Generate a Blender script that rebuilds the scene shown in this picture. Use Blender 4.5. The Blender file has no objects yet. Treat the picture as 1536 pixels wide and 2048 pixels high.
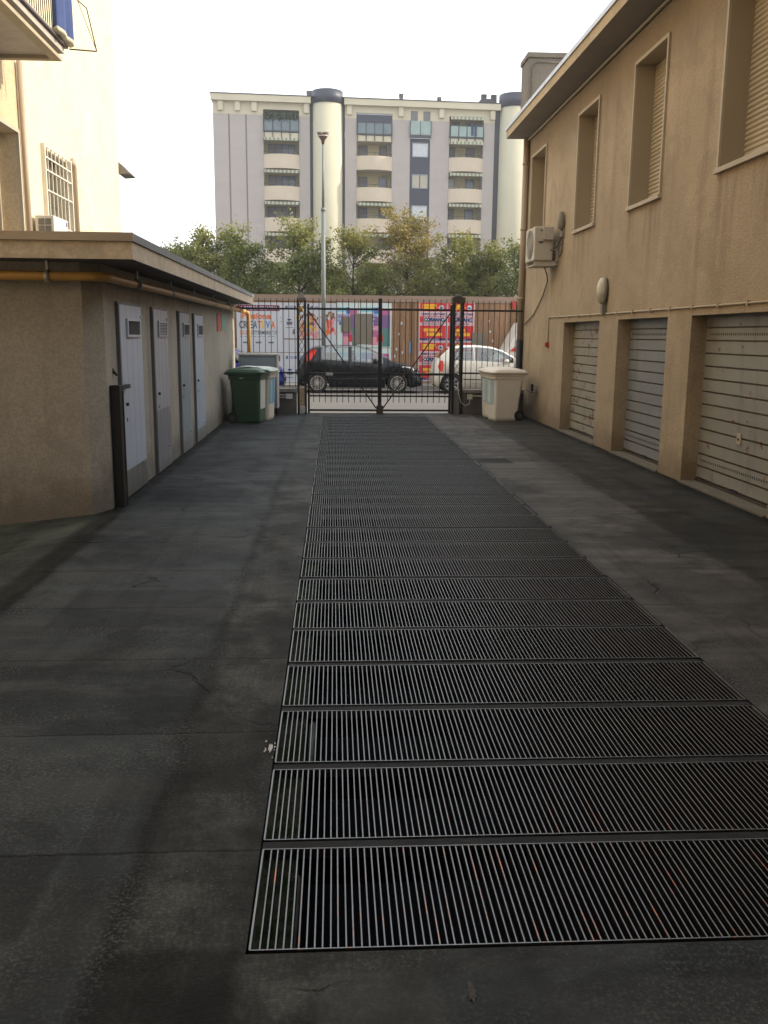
import bpy, bmesh, math, random
from mathutils import Vector, Matrix
R = math.radians
scene = bpy.context.scene
col = scene.collection

# ---------------------------------------------------------------- camera
cd = bpy.data.cameras.new("camera"); cam = bpy.data.objects.new("camera", cd); col.objects.link(cam)
cd.sensor_fit = 'VERTICAL'; cd.sensor_height = 36.0; cd.lens = 1820/2048*36.0
cd.clip_start = 0.05; cd.clip_end = 2000
Rm = Matrix(((0.99850963, 0.0015972, -0.0545525), (-0.05385602, 0.19065031, -0.98017957), (0.00883491, 0.98165672, 0.19045219)))
cam.matrix_world = Matrix.Translation((0, 0, 1.7)) @ Rm.to_4x4()
scene.camera = cam
# ---------------------------------------------------------------- sky, sun, exposure
SUN_EL, SUN_AZ = 28.0, 2.0        # azimuth measured from +X towards +Y
w = bpy.data.worlds.new("World"); scene.world = w; w.use_nodes = True
nt = w.node_tree; bg = nt.nodes['Background']
sky = nt.nodes.new('ShaderNodeTexSky'); sky.sky_type = 'NISHITA'; sky.sun_disc = False
sky.sun_elevation = R(SUN_EL); sky.sun_rotation = R(90-SUN_AZ)
sky.air_density = 1.0; sky.dust_density = 4.0; sky.ozone_density = 1.0
# thin bright veil of high cloud over the blue
tc = nt.nodes.new('ShaderNodeTexCoord'); nz = nt.nodes.new('ShaderNodeTexNoise'); nz.inputs['Scale'].default_value = 1.6; nz.inputs['Detail'].default_value = 5
nt.links.new(tc.outputs['Generated'], nz.inputs['Vector']); mr = nt.nodes.new('ShaderNodeMapRange'); mr.inputs['From Min'].default_value = .35; mr.inputs['From Max'].default_value = .65
mr.inputs['To Min'].default_value = .68; mr.inputs['To Max'].default_value = .86; nt.links.new(nz.outputs['Fac'], mr.inputs['Value'])
vm = nt.nodes.new('ShaderNodeMix'); vm.data_type = 'RGBA'; nt.links.new(mr.outputs['Result'], vm.inputs['Factor']); nt.links.new(sky.outputs[0], vm.inputs[6]); vm.inputs[7].default_value = (8.0, 8.2, 8.3, 1)
nt.links.new(vm.outputs[2], bg.inputs[0]); bg.inputs[1].default_value = 0.15
sd = bpy.data.lights.new("sun", 'SUN'); sd.energy = 3.2; sd.angle = R(0.6); sd.color = (1.0, 0.88, 0.70)
sun = bpy.data.objects.new("sun", sd); col.objects.link(sun)
sdir = Vector((math.cos(R(SUN_EL))*math.cos(R(SUN_AZ)), math.cos(R(SUN_EL))*math.sin(R(SUN_AZ)), math.sin(R(SUN_EL))))
sun.rotation_euler = (-sdir).to_track_quat('-Z', 'Y').to_euler()
vs = scene.view_settings; vs.view_transform = 'Standard'; vs.look = 'None'; vs.exposure = 0.8; vs.gamma = 1.0
scene.render.engine = 'CYCLES'
scene.cycles.max_bounces = 8; scene.cycles.diffuse_bounces = 4; scene.cycles.transparent_max_bounces = 12

# ---------------------------------------------------------------- helpers
class MB:
    """collects shapes, builds ONE mesh object"""
    def __init__(s): s.v = []; s.f = []; s.m = []; s.mi = 0; s.sm = []
    def quad(s, *p, smooth=False):
        i = len(s.v); s.v += [tuple(q) for q in p]; s.f.append(tuple(range(i, i+len(p)))); s.m.append(s.mi); s.sm.append(smooth); return s
    def box(s, x0, x1, y0, y1, z0, z1, rz=0, c=None, skip=''):
        pts = [(x, y, z) for x in (x0, x1) for y in (y0, y1) for z in (z0, z1)]
        if rz:
            cx, cy = c if c else ((x0+x1)/2, (y0+y1)/2); a, b = math.cos(rz), math.sin(rz)
            pts = [(cx+(x-cx)*a-(y-cy)*b, cy+(x-cx)*b+(y-cy)*a, z) for x, y, z in pts]
        i = len(s.v); s.v += pts
        for k, f in dict(l=(0, 1, 3, 2), r=(4, 6, 7, 5), f=(0, 4, 5, 1), b=(2, 3, 7, 6), d=(0, 2, 6, 4), u=(1, 5, 7, 3)).items():
            if k in skip: continue
            s.f.append(tuple(i+q for q in f)); s.m.append(s.mi); s.sm.append(False)
        return s
    def tube(s, pts, r, n=10, caps=True, smooth=True):
        pts = [Vector(p) for p in pts]; rs = r if isinstance(r, (list, tuple)) else [r]*len(pts)
        rings = []; prev = None
        for k, p in enumerate(pts):
            a = pts[max(k-1, 0)]; b = pts[min(k+1, len(pts)-1)]
            t = (b-a).normalized() if (b-a).length > 1e-9 else Vector((0, 0, 1))
            if prev is None:
                u = t.orthogonal().normalized()
            else:
                u = (prev - t*prev.dot(t)).normalized()
            prev = u; v = t.cross(u)
            i = len(s.v); s.v += [tuple(p+(u*math.cos(2*math.pi*q/n)+v*math.sin(2*math.pi*q/n))*rs[k]) for q in range(n)]
            rings.append(i)
        for a, b in zip(rings, rings[1:]):
            for q in range(n):
                s.f.append((a+q, a+(q+1) % n, b+(q+1) % n, b+q)); s.m.append(s.mi); s.sm.append(smooth)
        if caps:
            s.f.append(tuple(rings[0]+q for q in reversed(range(n)))); s.m.append(s.mi); s.sm.append(False)
            s.f.append(tuple(rings[-1]+q for q in range(n))); s.m.append(s.mi); s.sm.append(False)
        return s
    def bar(s, a, b, wd, th=None):           # square bar between two points
        a = Vector(a); b = Vector(b); th = th or wd; t = (b-a).normalized()
        u = t.cross(Vector((0, 1, 0)));  u = u.normalized() if u.length > 1e-3 else Vector((1, 0, 0)); v = t.cross(u)
        i = len(s.v)
        for p in (a, b):
            for du, dv in ((-1, -1), (1, -1), (1, 1), (-1, 1)): s.v.append(tuple(p+u*du*wd/2+v*dv*th/2))
        for f in ((3, 2, 1, 0), (4, 5, 6, 7), (0, 1, 5, 4), (1, 2, 6, 5), (2, 3, 7, 6), (3, 0, 4, 7)):
            s.f.append(tuple(i+q for q in f)); s.m.append(s.mi); s.sm.append(False)
        return s
    def prism(s, poly, axis, a, b):          # polygon extruded along an axis from a to b
        def P(p, t):
            return {'x': (t, p[0], p[1]), 'y': (p[0], t, p[1]), 'z': (p[0], p[1], t)}[axis]
        i = len(s.v); n = len(poly)
        s.v += [P(p, a) for p in poly]+[P(p, b) for p in poly]
        s.f.append(tuple(range(i, i+n))); s.f.append(tuple(range(i+2*n-1, i+n-1, -1)))
        s.m += [s.mi]*2; s.sm += [False]*2
        for k in range(n):
            s.f.append((i+k, i+n+k, i+n+(k+1) % n, i+(k+1) % n)); s.m.append(s.mi); s.sm.append(False)
        return s
    def disc(s, c, r, axis='y', n=24, r0=0.0, th=0.01):   # flat ring/disc with thickness
        c = Vector(c)
        ax = {'x': (Vector((0, 1, 0)), Vector((0, 0, 1)), Vector((1, 0, 0))), 'y': (Vector((1, 0, 0)), Vector((0, 0, 1)), Vector((0, 1, 0))), 'z': (Vector((1, 0, 0)), Vector((0, 1, 0)), Vector((0, 0, 1)))}[axis]
        u, v, nn = ax
        prof = [(r0, -th/2), (r, -th/2), (r, th/2), (r0, th/2)]
        i = len(s.v)
        for q in range(n):
            a = 2*math.pi*q/n; d = u*math.cos(a)+v*math.sin(a)
            s.v += [tuple(c+d*rr+nn*h) for rr, h in prof]
        for q in range(n):
            A = i+4*q; B = i+4*((q+1) % n)
            for k in range(4):
                if r0 == 0 and k == 3: continue
                s.f.append((A+k, A+(k+1) % 4, B+(k+1) % 4, B+k)); s.m.append(s.mi); s.sm.append(False)
        return s
    def build(s, name, mats, parent=None, loc=None, bevel=0, recalc=True):
        me = bpy.data.meshes.new(name); me.from_pydata(s.v, [], s.f); me.update()
        for m in (mats if isinstance(mats, (list, tuple)) else [mats]): me.materials.append(m)
        for p, mi, sm in zip(me.polygons, s.m, s.sm): p.material_index = mi; p.use_smooth = sm
        if recalc:
            bm = bmesh.new(); bm.from_mesh(me); bmesh.ops.remove_doubles(bm, verts=bm.verts, dist=1e-6)
            bmesh.ops.recalc_face_normals(bm, faces=bm.faces); bm.to_mesh(me); bm.free()
        o = bpy.data.objects.new(name, me); col.objects.link(o)
        if parent: o.parent = parent
        if loc: o.location = loc
        if bevel:
            b = o.modifiers.new("bevel", 'BEVEL'); b.width = bevel; b.segments = 2; b.limit_method = 'ANGLE'; b.angle_limit = R(40)
        return o

def tag(o, label=None, cat=None, group=None, kind=None):
    if label: o['label'] = label
    if cat: o['category'] = cat
    if group: o['group'] = group
    if kind: o['kind'] = kind
    return o
def thing(name, label, cat, loc=(0, 0, 0), group=None, rz=0):
    o = bpy.data.objects.new(name, None); o.empty_display_size = .2; col.objects.link(o); o.location = loc; o.rotation_euler = (0, 0, rz)
    return tag(o, label, cat, group)
def kids(o): return [c for c in bpy.data.objects if c.parent == o]
def copy_tree(o, parent=None):
    c = o.copy(); col.objects.link(c); c.parent = parent
    for k in kids(o): copy_tree(k, c)
    return c

# ---- materials
class NT:
    def __init__(s, name):
        s.m = bpy.data.materials.new(name); s.m.use_nodes = True; s.t = s.m.node_tree; s.b = s.t.nodes['Principled BSDF']
        s._p = None
    def n(s, typ, **kw):
        x = s.t.nodes.new(typ)
        for k, v in kw.items(): setattr(x, k, v)
        return x
    def put(s, sock, v):
        if isinstance(v, bpy.types.NodeSocket): s.t.links.new(v, sock)
        else:
            if isinstance(v, (tuple, list)) and len(v) == 3 and sock.type == 'RGBA': v = (*v, 1)
            sock.default_value = v
    def pos(s):
        if not s._p: s._p = s.n('ShaderNodeNewGeometry').outputs['Position']
        return s._p
    def xyz(s):
        x = s.n('ShaderNodeSeparateXYZ'); s.put(x.inputs[0], s.pos()); return x.outputs
    def math(s, op, a, b=0.0, c=None, clamp=False):
        x = s.n('ShaderNodeMath', operation=op, use_clamp=clamp); s.put(x.inputs[0], a); s.put(x.inputs[1], b)
        if c is not None: s.put(x.inputs[2], c)
        return x.outputs[0]
    def scale(s, v, sc):
        x = s.n('ShaderNodeVectorMath', operation='MULTIPLY'); s.put(x.inputs[0], v); x.inputs[1].default_value = sc; return x.outputs[0]
    def noise(s, sc, detail=4, rough=.55, vec=None, stretch=None, dist=0):
        v = vec or s.pos()
        if stretch: v = s.scale(v, stretch)
        x = s.n('ShaderNodeTexNoise'); s.put(x.inputs['Vector'], v); x.inputs['Scale'].default_value = sc
        x.inputs['Detail'].default_value = detail; x.inputs['Roughness'].default_value = rough; x.inputs['Distortion'].default_value = dist
        return x.outputs['Fac']
    def step(s, v, a, b):        # smoothstep from a (0) to b (1)
        x = s.n('ShaderNodeMapRange', interpolation_type='SMOOTHSTEP'); s.put(x.inputs['Value'], v)
        x.inputs['From Min'].default_value = a; x.inputs['From Max'].default_value = b; return x.outputs['Result']
    def mix(s, f, a, b, blend='MIX'):
        x = s.n('ShaderNodeMix', data_type='RGBA', blend_type=blend); s.put(x.inputs['Factor'], f); s.put(x.inputs[6], a); s.put(x.inputs[7], b); return x.outputs[2]
    def bump(s, h, dist=.01, st=1.0, prev=None):
        x = s.n('ShaderNodeBump'); x.inputs['Strength'].default_value = st; x.inputs['Distance'].default_value = dist
        s.put(x.inputs['Height'], h)
        if prev: s.put(x.inputs['Normal'], prev)
        s.put(s.b.inputs['Normal'], x.outputs[0]); return x.outputs[0]
    def done(s, color=None, rough=.6, metal=0., spec=None):
        if color is not None: s.put(s.b.inputs['Base Color'], color)
        s.put(s.b.inputs['Roughness'], rough); s.put(s.b.inputs['Metallic'], metal)
        if spec is not None: s.b.inputs['Specular IOR Level'].default_value = spec
        return s.m
def mul(c, k): return tuple(min(1, x*k) for x in c)
def M(name, c, rough=.6, metal=0., var=.12, vs=4, fine=0, bump=0, bs=80, stretch=None, spec=None):
    t = NT(name)
    k = t.mix(t.noise(vs, 5, stretch=stretch), mul(c, 1-var*1.6), mul(c, 1+var*1.6))
    if fine: k = t.mix(t.math('MULTIPLY', t.noise(bs, 3), fine), k, mul(c, .35))
    if bump: t.bump(t.noise(bs, 4), bump)
    r = t.step(t.noise(vs*2.3, 4), 0, 1); r = t.math('MULTIPLY_ADD', r, .15, rough-.07)
    return t.done(k, r, metal, spec)
def stucco(name, c, dirt=(.12, .09, .06), amt=.5, var=.15, bs=70, rough=.9, low=True, bdist=.012, streak=True, ztop=None, sills=()):
    t = NT(name); X, Y, Z = t.xyz()
    k = t.mix(t.noise(.9, 6, .6), mul(c, 1-var*1.5), mul(c, 1+var*1.5))
    k = t.mix(t.math('MULTIPLY', t.step(t.noise(5, 6, .65), .5, .75), .35), k, mul(c, .72))
    g = t.step(t.noise(bs*.6, 3, .65), .42, .57)
    k = t.mix(t.math('MULTIPLY', t.math('SUBTRACT', 1.0, g), .30), k, mul(c, .45)); k = t.mix(t.math('MULTIPLY', t.step(t.noise(1.7, 7, .7, dist=.8), .50, .60), .3), k, mul(c, .58)); k = t.mix(t.math('MULTIPLY', t.step(t.noise(.8, 4, .5, dist=.3), .60, .63), .16), k, mul(c, 1.35))
    if streak:      # rain streaks
        sN = t.noise(2.2, 5, .6, stretch=(1.6, 1.6, .12)); k = t.mix(t.math('MULTIPLY', t.step(sN, .52, .8), amt), k, dirt)
    if low:         # splash dirt with a ragged edge near the ground
        e = t.math('ADD', Z, t.math('MULTIPLY', t.noise(3.2, 6, .65), -.9)); k = t.mix(t.math('MULTIPLY', t.step(e, .10, -.42), .6), k, mul(dirt, .85))
    for ya, yb, zs in sills:      # rain streaks running down from each window sill
        a_ = t.math('MULTIPLY', t.step(Y, ya-.10, ya+.02), t.step(Y, yb+.10, yb-.02)); b_ = t.math('MULTIPLY', t.step(Z, zs+.0, zs-.03), t.step(Z, zs-1.1, zs-.1))
        q_ = t.step(t.noise(6, 5, .65, stretch=(1, 1, .07)), .42, .62); k = t.mix(t.math('MULTIPLY', t.math('MULTIPLY', a_, b_), t.math('MULTIPLY_ADD', q_, .45, .08)), k, dirt)
    if ztop:
        e = t.math('ADD', Z, t.math('MULTIPLY', t.noise(1.6, 6, .6), .8)); k = t.mix(t.math('MULTIPLY', t.step(e, ztop-.2, ztop+.6), .45), k, dirt)
    t.bump(t.noise(bs*.8, 5, .6), bdist, .8)
    return t.done(k, rough)
def metalpaint(name, c, rough=.45, rust=.0, rustc=(.16, .055, .02), dirt=.25, vs=3, seam=None):
    t = NT(name)
    k = t.mix(t.noise(vs, 5), mul(c, .88), mul(c, 1.1))
    k = t.mix(t.math('MULTIPLY', t.step(t.noise(3.5, 6, .7, stretch=(1, 1, .35)), .5, .78), dirt), k, mul(c, .35))
    if rust: k = t.mix(t.step(t.noise(7, 4, .55, stretch=(1, 1, 1.3)), 1.09-rust, 1.11-rust), k, rustc)
    t.bump(t.noise(6, 3), .01, .25)
    return t.done(k, rough)

# setting materials
def ground_mat():
    t = NT('yard_asphalt'); X, Y, Z = t.xyz()
    wob = t.math('MULTIPLY', t.math('SUBTRACT', t.noise(1.3, 6, .65), .5), .16)
    Xw = t.math('ADD', X, wob); Yw = t.math('ADD', Y, t.math('MULTIPLY', t.math('SUBTRACT', t.noise(.8, 5, .7), .5), .09))
    # bitumen sheets laid across the yard: each a slightly different tone
    fl = t.math('FLOOR', t.math('DIVIDE', Yw, .93)); wn = t.n('ShaderNodeTexWhiteNoise', noise_dimensions='1D'); t.put(wn.inputs['W'], fl)
    tone = wn.outputs['Value']
    base = t.mix(tone, (.028, .031, .034), (.050, .054, .058))
    streak = t.noise(1.1, 6, .65, stretch=(.55, 2.6, 1)); base = t.mix(t.step(streak, .45, .6), base, (.058, .058, .058))
    # right side: warmer, browner
    base = t.mix(t.math('MULTIPLY', t.step(Xw, 1.9, 2.1), .95), base, t.mix(t.step(t.noise(1.3, 6, .65, stretch=(.4, 2.6, 1)), .42, .6), (.080, .070, .066), (.125, .110, .102)))
    base = t.mix(t.math('MULTIPLY', t.step(Xw, 2.95, 3.03), .95), base, t.mix(t.step(streak, .4, .6), (.024, .020, .016), (.044, .037, .029)))
    # worn concrete strip beside the grating
    base = t.mix(t.math('MULTIPLY', t.math('MULTIPLY', t.step(Xw, -.66, -.58), t.step(Xw, .3, .2)), .92), base, t.mix(t.step(t.noise(2.2, 8, .72), .40, .62), (.024, .024, .022), (.072, .070, .065)))
    # greenish paving left of the shed corner
    lf = t.math('MULTIPLY', t.step(Xw, -2.02, -2.12), t.step(Y, 9.2, 8.6))
    base = t.mix(t.math('MULTIPLY', lf, .95), base, t.mix(t.step(t.noise(1.4, 6), .4, .6), (.048, .053, .043), (.085, .09, .072)))
    # dark tar line along strip edges
    for xx, wd in ((-.64, .07), (-2.07, .07)):
        d = t.math('ABSOLUTE', t.math('SUBTRACT', Xw, xx)); base = t.mix(t.math('MULTIPLY', t.step(d, wd, .0), .8), base, (.010, .010, .010))
    # sheet seams
    fr = t.math('ABSOLUTE', t.math('SUBTRACT', t.math('FRACT', t.math('DIVIDE', Yw, .93)), .5))
    sm = t.math('MULTIPLY', t.step(fr, .487, .498), t.math('SUBTRACT', 1.0, t.step(t.noise(.7, 3), .35, .6)))
    sm2 = t.step(fr, .487, .498)
    base = t.mix(t.math('MULTIPLY', sm2, t.math('MULTIPLY_ADD', sm, .5, .3)), base, (.010, .010, .010))
    # soft damp patches
    base = t.mix(t.math('MULTIPLY', t.step(t.noise(.55, 5, .6), .50, .60), .6), base, (.014, .015, .017))
    # irregular cracks
    v = t.n('ShaderNodeTexVoronoi', feature='DISTANCE_TO_EDGE'); t.put(v.inputs['Vector'], t.scale(t.pos(), (1, 1, 1))); v.inputs['Scale'].default_value = .75
    vv = t.n('ShaderNodeVectorMath', operation='ADD'); nn = t.n('ShaderNodeTexNoise'); nn.inputs['Scale'].default_value = 2.5; nn.inputs['Detail'].default_value = 6
    t.put(nn.inputs['Vector'], t.pos()); t.put(vv.inputs[0], t.pos()); t.put(vv.inputs[1], t.scale(nn.outputs['Color'], (.5, .5, .5))); t.put(v.inputs['Vector'], vv.outputs[0])
    ck = t.math('MULTIPLY', t.step(v.outputs['Distance'], .012, .002), t.step(t.noise(.9, 2), .53, .6)); base = t.mix(t.math('MULTIPLY', ck, .5), base, (.009, .009, .009))
    # aggregate and pale grit
    ag = t.noise(70, 3, .7); base = t.mix(t.math('MULTIPLY', t.step(ag, .47, .62), t.math('MULTIPLY_ADD', t.step(t.noise(1.1, 5, .7), .42, .58), .55, .18)), base, t.mix(t.noise(40, 2), (.06, .06, .06), (.16, .16, .15)))
    gr = t.math('MULTIPLY', t.step(t.noise(110, 2, .5), .67, .72), t.step(t.noise(1.5, 4), .45, .65)); base = t.mix(gr, base, (.24, .24, .23))
    hh = t.math('ADD', t.math('MULTIPLY', t.noise(120, 4, .7), .55), t.math('MULTIPLY', t.noise(5, 5, .6), 1.6))
    hh = t.math('SUBTRACT', hh, t.math('MULTIPLY', sm2, .6)); hh = t.math('SUBTRACT', hh, t.math('MULTIPLY', ck, 1.5))
    t.bump(hh, .008, .9)
    r = t.math('MULTIPLY_ADD', t.noise(2.5, 5), .4, .42)
    def rect(x0, x1, y0, y1, e=.02):
        a = t.math('MULTIPLY', t.step(Xw, x0-e, x0+e), t.step(Xw, x1+e, x1-e)); b = t.math('MULTIPLY', t.step(Yw, y0-e, y0+e), t.step(Yw, y1+e, y1-e)); return t.math('MULTIPLY', a, b)
    for x0, x1, y0, y1, k_, c_ in ((-.62, -.27, 1.2, 2.30, .55, (.012, .012, .012)), (-.05, .28, 1.0, 2.19, .5, (.075, .072, .068)), (.5, 1.4, 1.0, 2.16, .35, (.06, .060, .062)), (-.60, -.30, 3.2, 3.95, .5, (.020, .019, .018)),
                                   (-2.0, -.9, 2.35, 2.80, .5, (.013, .013, .014)), (-1.9, -1.0, 9.3, 10.1, .35, (.012, .013, .015)), (-1.7, -.7, 5.2, 6.0, .4, (.014, .015, .017)), (2.0, 2.45, 12.2, 12.75, .85, (.008, .008, .008)), (2.3, 2.9, 5.2, 6.3, .3, (.09, .08, .075))):
        base = t.mix(t.math('MULTIPLY', rect(x0, x1, y0, y1), k_), base, c_)
    # contact shadow painted as a ragged dark band along the foot of the walls
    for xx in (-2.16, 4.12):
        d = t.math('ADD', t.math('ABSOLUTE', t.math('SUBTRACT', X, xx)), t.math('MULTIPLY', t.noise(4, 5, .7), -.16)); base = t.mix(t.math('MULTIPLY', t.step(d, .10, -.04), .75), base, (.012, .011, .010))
    # oil stains and tyre marks
    st_ = t.math('MULTIPLY', t.step(t.noise(.42, 7, .72, dist=.6), .50, .60), .6); base = t.mix(t.math('MULTIPLY', st_, .75), base, (.011, .012, .013))
    ty = t.math('MULTIPLY', t.step(t.noise(1.0, 4, .5, stretch=(3.0, .12, 1)), .54, .66), .35); base = t.mix(ty, base, (.010, .010, .011))
    mott = t.math('MULTIPLY_ADD', t.noise(3.2, 9, .8), 1.9, -.12); mm = t.n('ShaderNodeCombineXYZ'); [t.put(mm.inputs[i_], mott) for i_ in range(3)]
    base = t.mix(.7, base, t.mix(1.0, base, mm.outputs[0], 'MULTIPLY'))
    return t.done(t.mix(1.0, base, (.94, .99, 1.0), 'MULTIPLY'), r, 0, .06)
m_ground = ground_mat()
m_street = M('street_asphalt', (.115, .11, .104), .85, var=.12, vs=1.2, fine=.35, bump=.004, bs=90)
m_walk = M('street_pavement', (.16, .15, .14), .85, var=.12, vs=2, bump=.003)
m_kerb = M('kerb_stone', (.30, .29, .27), .8, var=.15, vs=3)
m_far = M('far_ground', (.16, .15, .12), .95, var=.3, vs=.2)
m_wallR = stucco('ochre_roughcast', (.41, .318, .208), dirt=(.15, .105, .062), amt=.42, ztop=5.2, var=.2, sills=((18.62, 19.90, 3.46), (15.0, 16.18, 3.46), (12.0, 13.22, 3.46), (8.96, 10.16, 3.46)))
m_reveal = M('beige_reveal', (.33, .27, .185), .7, var=.08, vs=2, bump=.002)
m_trim = M('window_trim', (.42, .355, .26), .65, var=.1, vs=5)
m_shutter = M('roller_shutter_beige', (.44, .375, .27), .5, var=.08, vs=3)
m_fasciaR = stucco('eave_fascia', (.48, .385, .25), dirt=(.2, .16, .1), amt=.35, low=False, bs=40, bdist=.003)
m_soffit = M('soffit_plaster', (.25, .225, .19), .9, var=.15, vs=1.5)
m_gutter = M('zinc_gutter', (.42, .43, .46), .4, .6, var=.12, vs=3)
m_shed = stucco('shed_roughcast', (.385, .362, .312), dirt=(.085, .085, .072), amt=.5, var=.16)
m_shedf = stucco('shed_front_roughcast', (.38, .362, .335), dirt=(.13, .10, .075), amt=.25, var=.08)
m_shedfascia = stucco('shed_fascia', (.54, .455, .345), dirt=(.12, .09, .07), amt=.3, low=False, bs=30, bdist=.003)
m_flash = M('roof_flashing', (.36, .30, .24), .45, .3, var=.25, vs=2)
m_flash2 = M('roof_membrane', (.20, .205, .21), .6, .2, var=.25, vs=3)
m_cream = stucco('cream_render', (.70, .60, .41), dirt=(.45, .36, .2), amt=.2, low=False, bs=40, bdist=.004, var=.06)
m_beige2 = stucco('peach_render', (.58, .45, .28), dirt=(.4, .3, .2), amt=.2, low=False, bs=40, bdist=.004, var=.06)
m_conc = stucco('weathered_concrete', (.20, .185, .165), dirt=(.06, .06, .055), amt=.7, bs=50, low=False, bdist=.006, var=.25)
m_back = M('passage_render', (.30, .26, .20), .9, var=.1, bump=.004)
m_dark = M('dark_void', (.012, .012, .013), .9, var=.2)
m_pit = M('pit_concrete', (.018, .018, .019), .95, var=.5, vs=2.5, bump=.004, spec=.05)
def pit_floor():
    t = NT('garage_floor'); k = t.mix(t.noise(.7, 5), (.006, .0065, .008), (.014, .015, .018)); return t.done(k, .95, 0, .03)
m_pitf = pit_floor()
def moss():
    t = NT('mossy_ledge'); k = t.mix(t.step(t.noise(14, 6, .7), .42, .6), (.014, .022, .007), (.045, .042, .030)); t.bump(t.noise(60, 4), .01); return t.done(k, .95, 0, .05)
m_moss = moss()
def galv():
    t = NT('galvanised_bars'); k = t.mix(t.noise(7, 5, stretch=(3, .6, 1)), (.09, .10, .11), (.22, .23, .24))
    k = t.mix(t.math('MULTIPLY', t.step(t.noise(160, 3), .5, .68), .5), k, (.07, .06, .055))
    X, Y, Z = t.xyz(); near = t.step(Y, 3.4, 2.4)
    rr = t.math('MULTIPLY', t.step(t.noise(9, 5, .7, stretch=(7, .35, 1)), .575, .64), near); k = t.mix(t.math('MULTIPLY', rr, t.step(t.noise(60, 3), .42, .52)), k, (.50, .15, .06))
    return t.done(k, .42, .55)
m_galv = galv()
m_barside = M('shade_dark_bar_sides', (.012, .012, .013), .85, var=.3, vs=9, spec=.1)  # bar sides coloured dark to put shade between the bright tops
m_beam = M('bearer_steel', (.018, .019, .021), .75, .0, spec=.15, var=.35, vs=5, bump=.003, bs=60)
m_black = M('black_ironwork', (.016, .016, .018), .5, .2, var=.2)
m_rustb = M('rusty_iron', (.05, .038, .028), .7, .1, var=.35, vs=9)

# ================================================================ SETTING
def yard():
    xs = [-16, -12, -9, -7, -6, -5, -4] + [-3.6+.2*i for i in range(12)] + [-1.1, -.8, -.5, -.25, 1.98, 2.4, 3, 3.6, 4.2, 4.6]
    ys = [-5, -2, 0, 1, 2.276] + [2.276+(19.535-2.276)*i/30 for i in range(1, 31)] + [20.3]
    def z(x, y):
        t = max(0, min(1, (-2.15-x)/1.2)); u = max(0, min(1, (9.6-y)/.9)); return -.17*t*u
    m = MB()
    for x0, x1 in zip(xs, xs[1:]):
        for y0, y1 in zip(ys, ys[1:]):
            if x0 >= -.26 and x1 <= 1.99 and y0 >= 2.27 and y1 <= 19.57: continue
            m.quad((x0, y0, z(x0, y0)), (x1, y0, z(x1, y0)), (x1, y1, z(x1, y1)), (x0, y1, z(x0, y1)), smooth=True)
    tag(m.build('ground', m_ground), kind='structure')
    p = MB(); zb = -2.5; x0, x1, y0, y1 = -.25, 1.98, 2.276, 19.535
    # slab edges then a wider cellar below
    for q in ((x0, y0, x1, y0), (x1, y0, x1, y1), (x1, y1, x0, y1), (x0, y1, x0, y0)):
        p.quad((q[0], q[1], 0), (q[2], q[3], 0), (q[2], q[3], -.3), (q[0], q[1], -.3))
    X0, X1, Y0, Y1 = -2, 4.6, 1.2, 19.9
    for q in ((X0, Y0, X1, Y0), (X1, Y0, X1, Y1), (X1, Y1, X0, Y1), (X0, Y1, X0, Y0)):
        p.quad((q[0], q[1], -.3), (q[2], q[3], -.3), (q[2], q[3], zb), (q[0], q[1], zb))
    p.box(x0-.001, x0+.12, 2.28, 19.53, -.32, -.10)
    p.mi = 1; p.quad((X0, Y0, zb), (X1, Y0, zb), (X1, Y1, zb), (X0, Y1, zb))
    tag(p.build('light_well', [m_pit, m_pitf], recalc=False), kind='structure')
    l = MB(); l.box(-.248, -.12, 2.28, 19.5, -.09, -.035); tag(l.build('mossy_ledge', m_moss), kind='structure')
yard()
s = MB(); s.quad((-60, 20.3, -.002), (60, 20.3, -.002), (60, 29.6, -.002), (-60, 29.6, -.002)); tag(s.build('road', m_street), kind='structure')
s = MB(); s.box(-60, 60, 29.6, 29.75, -.1, .12); tag(s.build('kerb', m_kerb), kind='structure')
s = MB(); s.box(-60, 60, 29.75, 33, -.1, .115); tag(s.build('pavement', m_walk), kind='structure')
s = MB(); s.quad((-130, -40, -2.6), (130, -40, -2.6), (130, -5, -2.6), (-130, -5, -2.6)); s.quad((-130, 33, -.02), (130, 33, -.02), (130, 170, -.02), (-130, 170, -.02))
s.quad((-130, -5, -2.6), (130, -5, -2.6), (130, 33, -2.6), (-130, 33, -2.6)); tag(s.build('terrain', m_far, recalc=False), kind='structure')
s = MB(); s.box(-.6, 2.6, 20.22, 20.32, -.02, .012); tag(s.build('gate_threshold', m_kerb), kind='structure')

# ---------------------------------------------------------------- air
hz = MB(); hz.box(-134, 134, -44, 174, -3.7, 25.8); hm = bpy.data.materials.new('pale_air'); hm.use_nodes = True; hn = hm.node_tree; hn.nodes.remove(hn.nodes['Principled BSDF'])
pv = hn.nodes.new('ShaderNodeVolumePrincipled'); pv.inputs['Color'].default_value = (.95, .96, 1, 1); pv.inputs['Density'].default_value = .0009; pv.inputs['Anisotropy'].default_value = .35
hn.links.new(pv.outputs[0], [n for n in hn.nodes if n.type == 'OUTPUT_MATERIAL'][0].inputs['Volume']); tag(hz.build('haze', hm), kind='stuff')

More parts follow.
